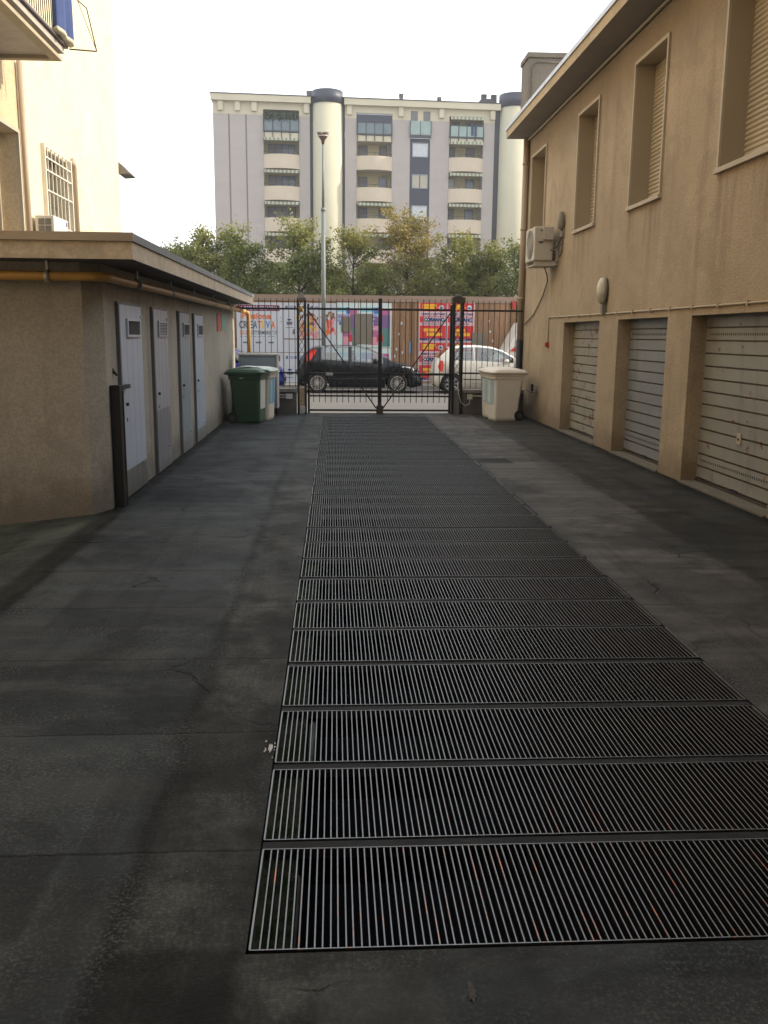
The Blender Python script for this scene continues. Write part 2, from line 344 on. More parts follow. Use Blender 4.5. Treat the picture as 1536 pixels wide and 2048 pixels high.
# ================================================================ GRATING
PITCH = (19.54-2.26)/30
def grating():
    proto = None
    for i in range(30):
        y = 2.26+PITCH*i
        if i == 0:
            t = thing('floor_grate', '', 'grate', (0, y, 0))
            L = PITCH-.052; m = MB(); n = 99
            for k in range(1, n):
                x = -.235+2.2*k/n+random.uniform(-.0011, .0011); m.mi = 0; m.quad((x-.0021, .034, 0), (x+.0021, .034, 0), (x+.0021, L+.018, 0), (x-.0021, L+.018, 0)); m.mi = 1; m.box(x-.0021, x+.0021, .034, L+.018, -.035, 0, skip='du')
            m.build('bars', [m_galv, m_barside], t, recalc=False)
            f = MB(); f.box(-.24, 1.97, .030, .034, -.035, .001); f.box(-.24, 1.97, L+.018, L+.022, -.035, .001)
            f.box(-.243, -.237, .034, L+.018, -.035, .001); f.box(1.967, 1.973, .034, L+.018, -.035, .001)
            f.build('frame', m_galv, t); proto = t
        else:
            t = copy_tree(proto); t.location = (random.uniform(-.003, .003), y+random.uniform(-.004, .004), random.uniform(-.004, .001)); t.rotation_euler = (random.uniform(-.004, .004), random.uniform(-.001, .001), random.uniform(-.0012, .0012))
        if i == 0: lb = 'rust streaked steel floor grate nearest the camera, lowest in the picture'
        elif i == 1: lb = 'steel floor grate second from the camera, with bluish shining bars'
        elif i == 29: lb = 'steel floor grate farthest away, directly before the iron gate'
        else: lb = 'galvanised steel floor grate in the middle of the long row across the dark asphalt yard'
        tag(t, lb, 'grate', 'floor grates over the light well')
    b0 = None
    for i in range(1, 30):
        y = 2.26+PITCH*i
        if b0 is None:
            m = MB(); m.box(-.246, 1.976, -.025, .025, -.14, -.006); b0 = m.build('bearer_beam', m_beam, bevel=.003); b = b0
        else:
            b = b0.copy(); col.objects.link(b)
        b.location = (0, y, 0)
        lb = 'dark steel bearer between the two grates nearest the camera' if i == 1 else 'dark flat steel bearer between two neighbouring floor grates farther up the yard'
        tag(b, lb, 'beam', 'steel bearers between the floor grates')
grating()
m_pvc = M('scuffed_pipe', (.12, .115, .11), .6, var=.5, vs=9)
p = MB(); p.tube([(-.13, 2.30, -.06), (-.13, 2.72, -.06)], .02, 10); tag(p.build('conduit_pipe', m_pvc), 'short scuffed white pipe under the left end of the nearest floor grate', 'pipe')
p = MB(); p.tube([(-.10, 3.5, -.06), (-.10, 3.93, -.06)], .017, 10); tag(p.build('conduit_pipe', m_pvc), 'short pale pipe showing through the bars of the third grate, left end', 'pipe')
# loose plaster crumbs by the grating edge
random.seed(5)
def crumb(x, y, r, h, name, lab, mt):
    m = MB(); n = 26; pts = []
    for k in range(n):
        a = 2*math.pi*k/n; rr = r*random.uniform(.55, 1.0); pts.append((x+rr*math.cos(a)*.25, y+rr*math.sin(a)))
    m.prism(pts, 'z', .001, h)
    for q in range(9):
        cx = x+random.choice((-1, 1))*random.uniform(.3, .5)*r; cy = y+random.gauss(0, r*.9); e = r*random.uniform(.04, .1)
        m.prism([(cx+e*math.cos(1.2566*k), cy+e*math.sin(1.2566*k)*1.8) for k in range(5)], 'z', .001, h*.8) if name == 'plaster_patch' else None
    tag(m.build(name, mt), lab, 'debris')
m_white = M('white_plaster', (.40, .39, .37), .8, var=.15, vs=20)
m_mud = M('dried_mud', (.055, .052, .042), .95, var=.5, vs=14, bump=.01, bs=40)
crumb(-.268, 3.56, .045, .006, 'plaster_patch', 'flaking white plaster patch on the left rim of the grating', m_white)
crumb(.36, 2.10, .05, .004, 'mud_patch', 'pale dried mud patch on the asphalt below the nearest grate', m_mud)

# ================================================================ wall helper
def wall_x(m, X, y0, y1, z0, z1, holes, depth):
    """wall in the plane x = X with openings (ya, yb, za, zb) and reveals going to X+depth"""
    ys = sorted({y0, y1, *[h[0] for h in holes], *[h[1] for h in holes]}); zs = sorted({z0, z1, *[h[2] for h in holes], *[h[3] for h in holes]})
    for a, b in zip(ys, ys[1:]):
        for c, d in zip(zs, zs[1:]):
            cy, cz = (a+b)/2, (c+d)/2
            if any(h[0] < cy < h[1] and h[2] < cz < h[3] for h in holes): continue
            m.quad((X, a, c), (X, b, c), (X, b, d), (X, a, d))
    return m
def reveal_x(m, X, D, h, floor=True):
    a, b, c, d = h
    m.quad((X, a, c), (D, a, c), (D, a, d), (X, a, d)); m.quad((X, b, c), (X, b, d), (D, b, d), (D, b, c))
    m.quad((X, a, d), (X, b, d), (D, b, d), (D, a, d))
    if floor: m.quad((X, a, c), (D, a, c), (D, b, c), (X, b, c))

# ================================================================ RIGHT: garage building
XR = 4.17
gb = thing('garage_building', 'two storey ochre roughcast building with roller garage doors along the right of the yard', 'building', (XR, 12, 0))
def P(o):            # parent with world coords kept
    return o
def gpart(m, name, mats, parent=gb, **kw):
    o = m.build(name, mats, None, **kw); o.parent = parent
    off = Vector(parent.location) if parent.parent is None else Vector(parent.parent.location)
    if parent is gb: o.location = -Vector(gb.location)
    return o
doors = [(14.42, 16.67), (11.43, 13.46), (8.42, 10.65), (5.3, 7.6)]
wins = [(18.62, 19.90), (15.0, 16.18), (12.0, 13.22), (8.96, 10.16), (5.9, 7.1)]
dh = [(a, b, 0.0, 1.96) for a, b in doors]; wh = [(a, b, 3.5, 5.37) for a, b in wins]
m = MB(); wall_x(m, XR, -4, 20.35, -.02, 5.84, dh+wh, 0)
for h in dh: reveal_x(m, XR, XR+.26, h, False)
m.quad((XR, 20.35, -.02), (11.5, 20.35, -.02), (11.5, 20.35, 5.84), (XR, 20.35, 5.84)); m.quad((XR, -4, -.02), (11.5, -4, -.02), (11.5, -4, 5.84), (XR, -4, 5.84)); m.quad((11.5, -4, -.02), (11.5, 20.35, -.02), (11.5, 20.35, 5.84), (11.5, -4, 5.84))
gpart(m, 'wall', m_wallR, recalc=False)
m = MB(); m.box(4.7, 11.4, -3.9, 20.25, 0, 5.8); gpart(m, 'light_blocking_box', m_dark)  # unseen solid box added inside the building to stop sunlight passing through
# roof: slab with fascia, soffit, gutter, moulding
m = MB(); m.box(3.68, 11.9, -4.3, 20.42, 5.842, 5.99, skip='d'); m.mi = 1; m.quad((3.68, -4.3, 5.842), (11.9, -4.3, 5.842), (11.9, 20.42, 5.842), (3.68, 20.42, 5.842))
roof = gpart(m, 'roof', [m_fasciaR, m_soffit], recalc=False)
m = MB(); m.box(3.655, 3.80, -4.3, 20.44, 5.992, 6.06); g = m.build('gutter', m_gutter); g.parent = roof
m = MB(); m.tube([(4.13, -4, 5.80), (4.13, 20.3, 5.80)], .022, 6, smooth=False); g = m.build('moulding', m_trim); g.parent = roof
# chimney block
m = MB(); m.box(3.86, 4.62, 19.2, 19.9, 6.0, 7.12); m.box(3.83, 4.66, 19.17, 19.93, 7.122, 7.22); ch = m.build('chimney_block', m_conc, bevel=.012); ch.parent = roof
m = MB(); m.tube([(3.93, 19.18, 6.0), (3.93, 19.18, 6.9), (3.96, 19.18, 7.0), (4.02, 19.18, 7.04), (4.6, 19.18, 7.04)], .011, 6); c2 = m.build('roof_conduit', m_pvc); c2.parent = roof
# windows
def window_R(h):
    a, b, c, d = h
    m = MB(); reveal_x(m, XR, XR+.30, h); w_ = gpart(m, 'window', m_reveal, recalc=False)
    f = MB(); t = .045; pr = .028
    f.box(XR-pr, XR-.001, a-t, a, c, d); f.box(XR-pr, XR-.001, b, b+t, c, d); f.box(XR-pr, XR-.001, a-t, b+t, d, d+t)
    o = f.build('frame', m_trim); o.parent = w_
    f = MB(); f.box(XR-.05, XR+.27, a-.06, b+.06, c-.05, c+.003); o = f.build('sill', m_trim, bevel=.004); o.parent = w_
    f = MB(); n = 34; zz = (d-c)/n
    for k in range(n):
        z0 = c+zz*k
        f.quad((XR+.262, a, z0), (XR+.262, b, z0), (XR+.246, b, z0+zz*.35), (XR+.246, a, z0+zz*.35)); f.quad((XR+.246, a, z0+zz*.35), (XR+.246, b, z0+zz*.35), (XR+.256, b, z0+zz*.9), (XR+.256, a, z0+zz*.9)); f.quad((XR+.256, a, z0+zz*.9), (XR+.256, b, z0+zz*.9), (XR+.262, b, z0+zz), (XR+.262, a, z0+zz))
    o = f.build('roller_shutter', m_shutter, recalc=False); o.parent = w_
for h in wh: window_R(h)
# garage doors
m_gd1 = metalpaint('chipped_cream_metal', (.285, .27, .22), rust=.475, dirt=.75)
m_gd2 = metalpaint('grey_blue_metal', (.205, .215, .22), rust=.0, dirt=.55)
m_gd3 = metalpaint('cream_metal', (.25, .245, .215), rust=.42, dirt=.75)
m_slot = M('slot_rust', (.10, .055, .03), .9, var=.3)
def garage_door(a, b, mt, label, holes_rows, lock):
    n = 13; z0, z1 = .05, 1.96; X = XR+.19; zz = (z1-z0)/n
    f = MB()
    for k in range(n):
        z = z0+zz*k; g = .019
        f.mi = 0; f.quad((X, a, z+g), (X, b, z+g), (X, b, z+zz), (X, a, z+zz)); f.quad((X+.014, a, z+g*.3), (X+.014, b, z+g*.3), (X, b, z+g), (X, a, z+g))
        f.mi = 1; f.quad((X+.014, a, z-.0), (X+.014, b, z-.0), (X+.014, b, z+g*.3), (X+.014, a, z+g*.3))
    d = gpart(f, 'garage_door', [mt, m_slot], recalc=False); d['label'] = label
    if holes_rows:
        h = MB()
        for r in holes_rows:
            z = z0+zz*(r+.55)
            y = a+.08
            while y < b-.08: h.box(X-.003, X, y-.006, y+.006, z-.014, z+.014); y += .052
        o = h.build('vent_holes', m_dark); o.parent = d
    if lock:
        h = MB(); h.box(X-.014, X-.001, lock-.05, lock+.05, .58, .70); h.mi = 1; h.box(X-.02, X-.0145, lock-.015, lock+.015, .62, .65); o = h.build('lock_plate', [m_trim, m_black], bevel=.003); o.parent = d
    h = MB(); h.box(X-.02, X+.0, a+.02, b-.02, .012, .048); o = h.build('bottom_rail', m_rustb); o.parent = d
    h = MB(); h.box(X-.03, X-.021, (a+b)/2-.08, (a+b)/2+.08, .06, .085); o = h.build('handle', m_black); o.parent = d
garage_door(*doors[0], m_gd1, 'cream slatted roller door with many rust patches, farthest up the yard', [], None)
garage_door(*doors[1], m_gd2, 'grey blue slatted roller door in the middle', [1, 11], None)
garage_door(*doors[2], m_gd3, 'wide cream slatted roller door with a lock plate and rows of vent holes, nearest the camera', [1, 11], 9.55)
garage_door(*doors[3], m_gd3, 'cream slatted roller door out past the picture edge', [1, 11], None)
m = MB()
for a, b in doors: m.box(XR-.035, XR+.20, a+.003, b-.003, -.01, .022)
m.mi = 0; gpart(m, 'door_threshold', M('pale_threshold', (.11, .095, .068), .9, var=.3, vs=6, bump=.006), bevel=.006)
# downpipe at the corner
m_pipeR = M('painted_downpipe', (.36, .28, .20), .6, var=.12, vs=3, stretch=(1, 1, .3))
m = MB(); m.tube([(4.10, 20.30, 5.84), (4.10, 20.30, 1.62)], .066, 14); d = gpart(m, 'downpipe', m_pipeR)
m = MB(); m.tube([(4.10, 20.30, 1.62), (4.10, 20.30, .0)], .078, 14); o = m.build('lower_sleeve', m_black); o.parent = d
m = MB()
for z in (5.3, 3.95, 2.5): m.tube([(4.10, 20.30, z), (4.10, 20.30, z+.05)], .074, 14)
o = m.build('pipe_clip', m_pipeR); o.parent = d

# things on the right wall
m_acw = M('ac_casing', (.47, .43, .35), .5, var=.08, vs=3)
m_acg = M('ac_grille_dark', (.06, .058, .05), .6, var=.2)
def grille_disc(m, x, yc, zc, r):
    for k in range(9): m.disc((x, yc, zc), r*(k+1)/9, 'x', 28, r*(k+1)/9-.006, .006)
    for k in range(8):
        a = math.pi*k/8; m.bar((x, yc-r*math.cos(a), zc-r*math.sin(a)), (x, yc+r*math.cos(a), zc+r*math.sin(a)), .006)
ac = thing('air_conditioner', 'beige air conditioner unit on a bracket high on the ochre wall', 'air conditioner', (4.0, 17.7, 3.05))
def lp(m, name, mt, par, **k):
    o = m.build(name, mt, **k); o.parent = par
    root = par
    if par.parent is None: o.location = -Vector(par.location) if par.rotation_euler.z == 0 else o.location
    return o
m = MB(); m.box(3.70, 4.05, 17.28, 18.06, 3.09, 3.70); lp(m, 'casing', m_acw, ac, bevel=.02)
m = MB(); m.disc((3.697, 17.64, 3.40), .26, 'x', 32, 0, .008); lp(m, 'fan_opening', m_acg, ac)
m = MB(); grille_disc(m, 3.688, 17.64, 3.40, .265); lp(m, 'fan_grille', m_acw, ac)
m = MB(); m.box(3.86, 4.04, 17.22, 17.279, 3.46, 3.69); m.mi = 1; m.box(3.80, 3.85, 17.265, 17.279, 3.62, 3.64); m.box(3.78, 3.86, 17.268, 17.279, 3.40, 3.44); lp(m, 'service_cover', [m_acw, m_acg], ac, bevel=.006)
m = MB(); m.box(3.72, 4.16, 17.32, 17.36, 3.02, 3.085); m.box(3.72, 4.16, 17.95, 17.99, 3.02, 3.085); m.box(4.12, 4.165, 17.32, 17.36, 3.05, 3.4); m.box(3.70, 4.1, 17.30, 18.02, 3.0, 3.018); lp(m, 'bracket', m_acw, ac)
m = MB(); m.tube([(4.05, 17.24, 3.30), (4.1, 17.18, 3.33), (4.14, 17.12, 3.45), (4.15, 17.08, 3.65), (4.15, 17.05, 3.80)], .022, 8); m.tube([(4.0, 17.25, 3.28), (4.1, 17.1, 3.27), (4.15, 17.0, 3.4), (4.15, 16.98, 3.55)], .012, 8); m.tube([(4.15, 16.98, 3.55), (4.15, 16.99, 3.25), (4.14, 17.1, 3.15)], .012, 8); lp(m, 'refrigerant_hoses', M('grey_hose', (.12, .11, .095), .7), ac)
wc = MB(); wc.tube([(4.10, 16.98, 3.62), (4.10, 16.97, 3.72), (4.10, 16.96, 3.92)], [.05, .075, .045], 10); wc.box(4.11, 4.165, 16.93, 17.03, 3.48, 3.59)
lp(wc, 'hose_cover', M('grey_cover', (.25, .235, .21), .6), ac, bevel=.004)
m = MB(); m.tube([(4.0, 17.7, 3.0), (4.06, 17.72, 2.86), (4.12, 17.9, 2.76), (4.15, 18.4, 2.5), (4.15, 19.2, 2.15), (4.14, 20.1, 1.95)], .011, 6); lp(m, 'drain_hose', m_rustb, ac)
# bulkhead lamp
lm = thing('wall_lamp', 'oval bulkhead wall lamp with milky glass above the garage doors', 'lamp', (4.17, 14.1, 2.4))
def ellip(m, c, r, nu=20, nv=12, half=None):
    i0 = len(m.v)
    for j in range(nv+1):
        for k in range(nu):
            th = math.pi*j/nv; ph = 2*math.pi*k/nu
            m.v.append((c[0]+r[0]*math.sin(th)*math.cos(ph), c[1]+r[1]*math.sin(th)*math.sin(ph), c[2]+r[2]*math.cos(th)))
    for j in range(nv):
        for k in range(nu):
            m.f.append((i0+j*nu+k, i0+(j+1)*nu+k, i0+(j+1)*nu+(k+1) % nu, i0+j*nu+(k+1) % nu)); m.m.append(m.mi); m.sm.append(True)
m = MB(); ellip(m, (4.10, 14.12, 2.40), (.085, .11, .20)); lp(m, 'glass_globe', M('milky_glass', (.50, .47, .36), .18, var=.25, vs=9), lm)
m = MB(); ellip(m, (4.13, 14.12, 2.40), (.05, .125, .215)); m.box(4.10, 4.165, 14.07, 14.17, 2.06, 2.22); lp(m, 'lamp_housing', M('grey_casting', (.18, .165, .14), .6, var=.2), lm)
# surface conduit
m = MB(); m.tube([(4.155, 17.83, 1.58), (4.155, 17.83, 2.04), (4.155, 17.80, 2.07), (4.155, 14.0, 2.055), (4.155, 3, 2.05)], .011, 8)
cdt = thing('surface_conduit', 'thin painted cable conduit running above the garage doors', 'conduit', (4.155, 14, 2.05)); lp(m, 'conduit_pipe', m_trim, cdt)
m = MB()
for k in range(20): y = 3.4+.72*k; m.box(4.135, 4.17, y-.012, y+.012, 2.03, 2.08)
lp(m, 'conduit_clips', m_trim, cdt)
m = MB(); m.box(4.115, 4.168, 17.78, 17.88, 1.50, 1.60); m.mi = 1; m.box(4.105, 4.116, 17.80, 17.86, 1.52, 1.58); tag(m.build('alarm_button', [M('red_plastic', (.45, .03, .02), .4), M('red_dark', (.22, .02, .02), .4)], bevel=.004), 'small red alarm button box on the ochre wall', 'alarm button')
m = MB(); m.box(4.10, 4.168, 18.62, 18.76, .58, .72); m.mi = 1; m.box(4.06, 4.10, 18.70, 18.78, .60, .74); m.tube([(4.14, 18.6, .62), (4.1, 18.9, .56), (4.12, 19.5, .58)], .012, 6); tag(m.build('wall_tap_box', [M('grey_box', (.28, .27, .25), .5), m_black], bevel=.003), 'small grey box with black fitting low on the wall beside the white bins', 'utility box')

# ================================================================ LEFT: shed
XS = -2.18
sh = thing('utility_shed', 'low flat roofed utility shed with four narrow metal doors on the left', 'shed', (-3.5, 14, 0))
sdoors = [(9.43, 10.46), (11.18, 12.08), (13.04, 13.90), (14.43, 15.34)]
m = MB(); m.quad((XS, 8.95, -.02), (XS, 20.5, -.02), (XS, 20.5, 2.36), (XS, 8.95, 2.36)); m.quad((XS-.15, 8.77, -.05), (XS, 8.95, -.05), (XS, 8.95, 2.36), (XS-.15, 8.77, 2.36)); m.quad((XS, 20.5, -.02), (-5.4, 20.5, -.02), (-5.4, 20.5, 2.36), (XS, 20.5, 2.36))
m.mi = 1; m.quad((XS-.15, 8.77, -.3), (-5.45, 8.77, -.3), (-5.45, 8.77, 2.36), (XS-.15, 8.77, 2.36)); wl = lp(m, 'wall', [m_shed, m_shedf], sh, recalc=False)
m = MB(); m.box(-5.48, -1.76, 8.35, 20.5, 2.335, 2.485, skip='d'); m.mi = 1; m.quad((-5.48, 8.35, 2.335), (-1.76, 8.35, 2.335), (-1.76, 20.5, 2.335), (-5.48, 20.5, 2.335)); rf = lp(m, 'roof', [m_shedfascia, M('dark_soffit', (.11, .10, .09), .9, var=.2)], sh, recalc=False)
m = MB(); m.box(-5.48, -1.745, 8.33, 8.36, 2.487, 2.56); o = m.build('front_flashing', m_flash); o.parent = rf
m = MB(); m.box(-1.80, -1.745, 8.362, 20.52, 2.487, 2.555); m.box(-5.48, -1.80, 8.362, 20.52, 2.487, 2.52); o = m.build('roof_sheet', m_flash2); o.parent = rf
def door_paint(name, c, lo=None, zlo=0, lo2=None, zlo2=0):
    t = NT(name); X, Y, Z = t.xyz()
    k = t.mix(t.noise(3, 5), mul(c, .9), mul(c, 1.08))
    if lo: k = t.mix(t.step(Z, zlo+.003, zlo-.003), k, lo)
    if lo2: k = t.mix(t.step(Z, zlo2+.003, zlo2-.003), k, lo2)
    e = t.math('ADD', Z, t.math('MULTIPLY', t.noise(9, 6, .7), -.5)); k = t.mix(t.math('MULTIPLY', t.step(e, .0, -.2), .5), k, (.10, .10, .085))
    k = t.mix(t.math('MULTIPLY', t.step(t.noise(3, 5, .6, stretch=(2, 2, .3)), .52, .75), .22), k, mul(c, .45))
    return t.done(k, .38)
dm = [door_paint('pale_blue_door', (.44, .49, .60), (.155, .16, .155), .30), door_paint('grey_lilac_door', (.36, .37, .42), (.22, .22, .25), .78, (.26, .27, .29), .22),
      door_paint('dull_grey_door', (.26, .31, .35), (.27, .28, .29), .22), door_paint('light_blue_door', (.40, .47, .57), (.25, .27, .285), .22)]
m_vent = M('dark_vent', (.03, .03, .03), .8)
dl = ['pale blue metal door with a grey kick plate, nearest the corner', 'grey lilac metal door with a louvred vent and a darker lower panel, second from the corner', 'dull grey metal door, third from the corner', 'light blue metal door with a black knob, farthest from the corner']
for i, (a, b) in enumerate(sdoors):
    m = MB(); n = 4; wdt = (b-a)/n; X = XS+.042
    for k in range(n): m.box(XS-.002, X, a+wdt*k+.003, a+wdt*(k+1)-.003, .02, 1.985)
    m.box(XS-.001, X-.006, a+.002, b-.002, .022, 1.98)
    d = lp(m, 'door', dm[i], sh, bevel=.003); d['label'] = dl[i]
    f = MB(); va, vb = a+.25*(b-a), a+.88*(b-a); f.box(X, X+.02, va, vb, 1.66, 1.685); f.box(X, X+.02, va, vb, 1.825, 1.85); f.box(X, X+.02, va, va+.04, 1.685, 1.825); f.box(X, X+.02, vb-.04, vb, 1.685, 1.825)
    o = f.build('vent_frame', dm[i]); o.parent = d
    f = MB(); f.box(X-.003, X+.004, va+.04, vb-.04, 1.685, 1.825); o = f.build('vent', m_vent); o.parent = d
    if i == 1:
        f = MB()
        for k in range(7): f.box(X+.004, X+.014, va+.04, vb-.04, 1.692+.019*k, 1.701+.019*k)
        o = f.build('louvre', dm[i]); o.parent = d
    f = MB(); f.box(XS, X-.006, a-.022, a-.004, -.0, 1.99); f.box(XS, X-.012, a-.022, b+.02, 1.99, 2.01); f.box(XS, X-.012, b+.004, b+.022, 0, 1.99); o = f.build('frame', M('door_frame_%d' % i, (.12, .125, .13), .5)); o.parent = d
    f = MB(); f.tube([(X, a+.13, .98), (X+.025, a+.13, .98)], .018, 8); f.box(X, X+.004, a+.115, a+.145, .80, .84); o = f.build('knob', m_black); o.parent = d
    f = MB(); f.box(X, X+.012, b-.07, b+.012, 1.86, 1.885); f.box(X, X+.012, b-.2, b-.03, .27, .285); o = f.build('hinge', dm[i]); o.parent = d
gt = thing('black_channel_post', 'black steel channel post standing against the shed wall by its nearest door', 'post', (XS+.05, 9.1, 0))
m = MB(); m.box(XS+.004, XS+.10, 9.02, 9.13, 0, 1.2); lp(m, 'post', m_black, gt, bevel=.004)
m = MB(); m.box(XS+.05, XS+.10, 9.14, 9.52, 1.15, 1.19); lp(m, 'top_arm', m_black, gt)
m = MB(); m.box(XS+.06, XS+.11, 9.131, 9.15, 0, 1.14); lp(m, 'rusty_edge', m_rustb, gt)
m = MB(); m.box(XS, XS+.012, 17.45, 18.08, 1.75, 2.08); tag(m.build('paper_notice', M('red_paper', (.42, .09, .07), .7, var=.25, vs=20)), 'red paper notice on the shed wall beside the last door', 'notice')
m = MB(); m.box(XS, XS+.012, 18.14, 18.80, 1.78, 2.08); tag(m.build('paper_notice', M('teal_paper', (.14, .33, .27), .7, var=.25, vs=20)), 'pale green paper notice to the right of the red one', 'notice')
m = MB(); m.disc((XS+.004, 9.22, 1.33), .03, 'x', 12, 0, .008); m.bar((XS+.01, 9.2, 1.33), (XS+.03, 9.24, 1.29), .02); tag(m.build('wall_bolt', m_rustb), 'small rusty bolt sticking out of the shed wall above the black post', 'bolt')
# orange gas pipe
def orange():
    t = NT('orange_pipe'); k = t.mix(t.noise(3, 5, stretch=(1, .4, 1)), (.44, .26, .07), (.55, .34, .09)); k = t.mix(t.math('MULTIPLY', t.step(t.noise(12, 5), .55, .75), .3), k, (.25, .10, .03)); return t.done(k, .42)
m_or = orange()
op = thing('orange_gas_pipe', 'orange gas pipe slung under the shed eave and turning down at the far end', 'pipe', (-2.05, 14, 2.19))
pts = [(-5.4, 8.62, 2.205), (-2.25, 8.62, 2.20)]
for k in range(1, 7):
    a = math.pi/2*k/6*.92; pts.append((-2.25+.17*math.sin(a), 8.79-.17*math.cos(a), 2.20))
pts += [(-2.05, 12, 2.20), (-2.03, 16, 2.20), (-1.98, 20.2, 2.19), (-1.93, 20.42, 2.185), (-1.885, 20.5, 2.16), (-1.872, 20.52, 2.10), (-1.87, 20.52, 1.9), (-1.87, 20.52, 1.25)]
m = MB(); m.tube(pts, .042, 14); lp(m, 'pipe', m_or, op)
for y in (9.9, 11.9, 13.9, 15.9, 17.9, 19.6):
    x = -2.05 if y < 13 else -2.03+(y-16)*.012; m = MB(); m.tube([(x, y-.02, 2.20), (x, y+.02, 2.20)], .056, 12); m.box(x-.01, x+.01, y-.02, y+.02, 2.25, 2.336); lp(m, 'clip', m_gutter, op)
m = MB(); m.tube([(-2.6, 8.62, 2.2), (-2.56, 8.62, 2.2)], .06, 14); m.box(-2.59, -2.57, 8.6, 8.64, 2.25, 2.336); lp(m, 'clip', m_gutter, op)

# ================================================================ LEFT: tall building
XL = -5.5
tb = thing('tall_cream_building', 'tall sunlit cream apartment house behind the shed on the left', 'building', (XL, 15, 0))
wopen = [(18.47, 20.12, 3.55, 5.12), (14.9, 17.0, 3.3, 5.08)]
m = MB(); wall_x(m, XL, 17.22, 24.9, -.1, 13, [wopen[0]], 0); m.quad((XL, 24.9, -.1), (-16, 24.9, -.1), (-16, 24.9, 13), (XL, 24.9, 13)); m.quad((XL, -4, 13), (XL, 24.9, 13), (-16, 24.9, 13), (-16, -4, 13)); reveal_x(m, XL, XL-.25, wopen[0])
m.mi = 1; wall_x(m, XL, -4, 17.22, -.3, 13, [wopen[1]], 0); reveal_x(m, XL, XL-.35, wopen[1])
lp(m, 'wall', [m_cream, m_beige2], tb, recalc=False)
m = MB(); m.box(-5.86, -5.852, 14.9, 17, 3.3, 5.08); wn_ = lp(m, 'window', M('dim_window', (.12, .12, .12), .3), tb)
f = MB(); f.box(XL-.005, XL+.06, 17.002, 17.07, 3.3, 5.15); f.box(XL-.005, XL+.06, 14.8, 17.0, 5.082, 5.15); f.box(XL-.35, XL-.30, 16.94, 16.997, 3.31, 5.077); o = f.build('frame', m_trim); o.parent = wn_
m = MB(); m.box(XL-.245, XL-.235, 18.47, 20.12, 3.55, 5.12); w2 = lp(m, 'window', M('dim_window_glass', (.09, .08, .06), .15), tb); w2['label'] = 'barred window beside a short flue pipe'
f = MB(); gm = M('white_bars', (.62, .58, .48), .5)
for k in range(8): y = 18.42+1.75*k/7; f.box(XL+.03, XL+.052, y-.012, y+.012, 3.5, 5.17)
for z in (3.5, 3.75, 4.35, 4.72, 4.95, 5.15): f.box(XL+.052, XL+.07, 18.40, 20.2, z, z+.025)
for y in (18.42, 20.17): f.box(XL-.0, XL+.08, y-.025, y+.025, 3.5, 5.19)
o = f.build('window_bars', gm); o.parent = w2
f = MB(); f.tube([(XL+.06, 20.45, 3.0), (XL+.06, 20.45, 5.1), (XL+.06, 20.36, 5.22), (XL+.06, 20.3, 5.1)], .055, 10); f.box(XL, XL+.1, 20.4, 20.56, 4.82, 4.86); lp(f, 'flue_pipe', m_pipeR, tb)
f = MB(); f.tube([(XL+.07, 17.25, 2.5), (XL+.07, 17.25, 6.3)], .05, 10); lp(f, 'downpipe', m_pipeR, tb)
f = MB(); f.prism([(XL+.002, 6.0), (XL+.29, 5.72), (XL+.002, 5.70)], 'y', 24.86, 25.6); lp(f, 'side_hood', m_conc, tb)
bl = MB(); bl.box(XL, -4.55, 6, 16.5, 6.14, 6.20); bl.box(XL, -4.43, 5.9, 16.42, 6.205, 6.30); bl.mi = 1; bl.box(-4.62, -4.46, 6, 16.38, 6.08, 6.138); bl.box(XL, -4.62, 16.25, 16.38, 6.08, 6.138); bl.mi = 2; bl.box(-4.50, -4.38, 5.9, 16.5, 6.305, 6.34); bl.mi = 0; bl.box(-4.60, -4.42, 5.9, 16.46, 6.342, 6.40)
bal = lp(bl, 'balcony', [M('balcony_slab', (.38, .34, .29), .7, var=.15), M('balcony_soffit', (.34, .29, .20), .8, var=.12), M('brown_edge', (.07, .045, .04), .6)], tb)
f = MB(); y = 8.0
while y < 16.3: f.box(-4.50, -4.49, y-.012, y+.012, 6.42, 7.4); y += .11
f.box(-4.51, -4.485, 8, 16.32, 7.4, 7.44); f.box(-4.51, -4.485, 8, 16.32, 6.44, 6.47); o = f.build('railing', M('rail_grey', (.04, .04, .04), .5)); o.parent = bal
f = MB()
for k in range(9):
    x0 = -4.44; 
zz = [6.36, 6.42]+[6.6+.2*i for i in range(6)]
for a, (ya, yb) in enumerate(((15.75, 16.2), (16.22, 16.62))):
    ring = []
    for i, z in enumerate(zz): pass
    n = 24
    pr = []
    for k in range(n):
        t_ = 2*math.pi*k/n; pr.append(((ya+yb)/2+(yb-ya)/2*math.cos(t_)*(1+.10*math.sin(5*t_)), -4.36+.09*math.sin(t_)*(1+.25*math.sin(4*t_))))
    i0 = len(f.v)
    for z in zz:
        kx = 1-.25*(z-6.28)/1.4
        f.v += [(px_, (ya+yb)/2+(py_-(ya+yb)/2)*kx, z+.02*math.sin(7*k_)) for k_, (py_, px_) in enumerate(pr)]
    for j in range(len(zz)-1):
        for k in range(n): f.f.append((i0+j*n+k, i0+j*n+(k+1) % n, i0+(j+1)*n+(k+1) % n, i0+(j+1)*n+k)); f.m.append(0 if j > 0 else 1); f.sm.append(True)
    f.f.append(tuple(i0+k for k in range(n))); f.m.append(1); f.sm.append(False)
tag(f.build('hanging_cloth', [M('blue_cloth', (.035, .06, .17), .85, var=.3, vs=6, stretch=(1, 3, .2)), M('cream_hem', (.6, .55, .42), .85)]), 'blue folded cloth hanging over the balcony corner at top left', 'cloth')
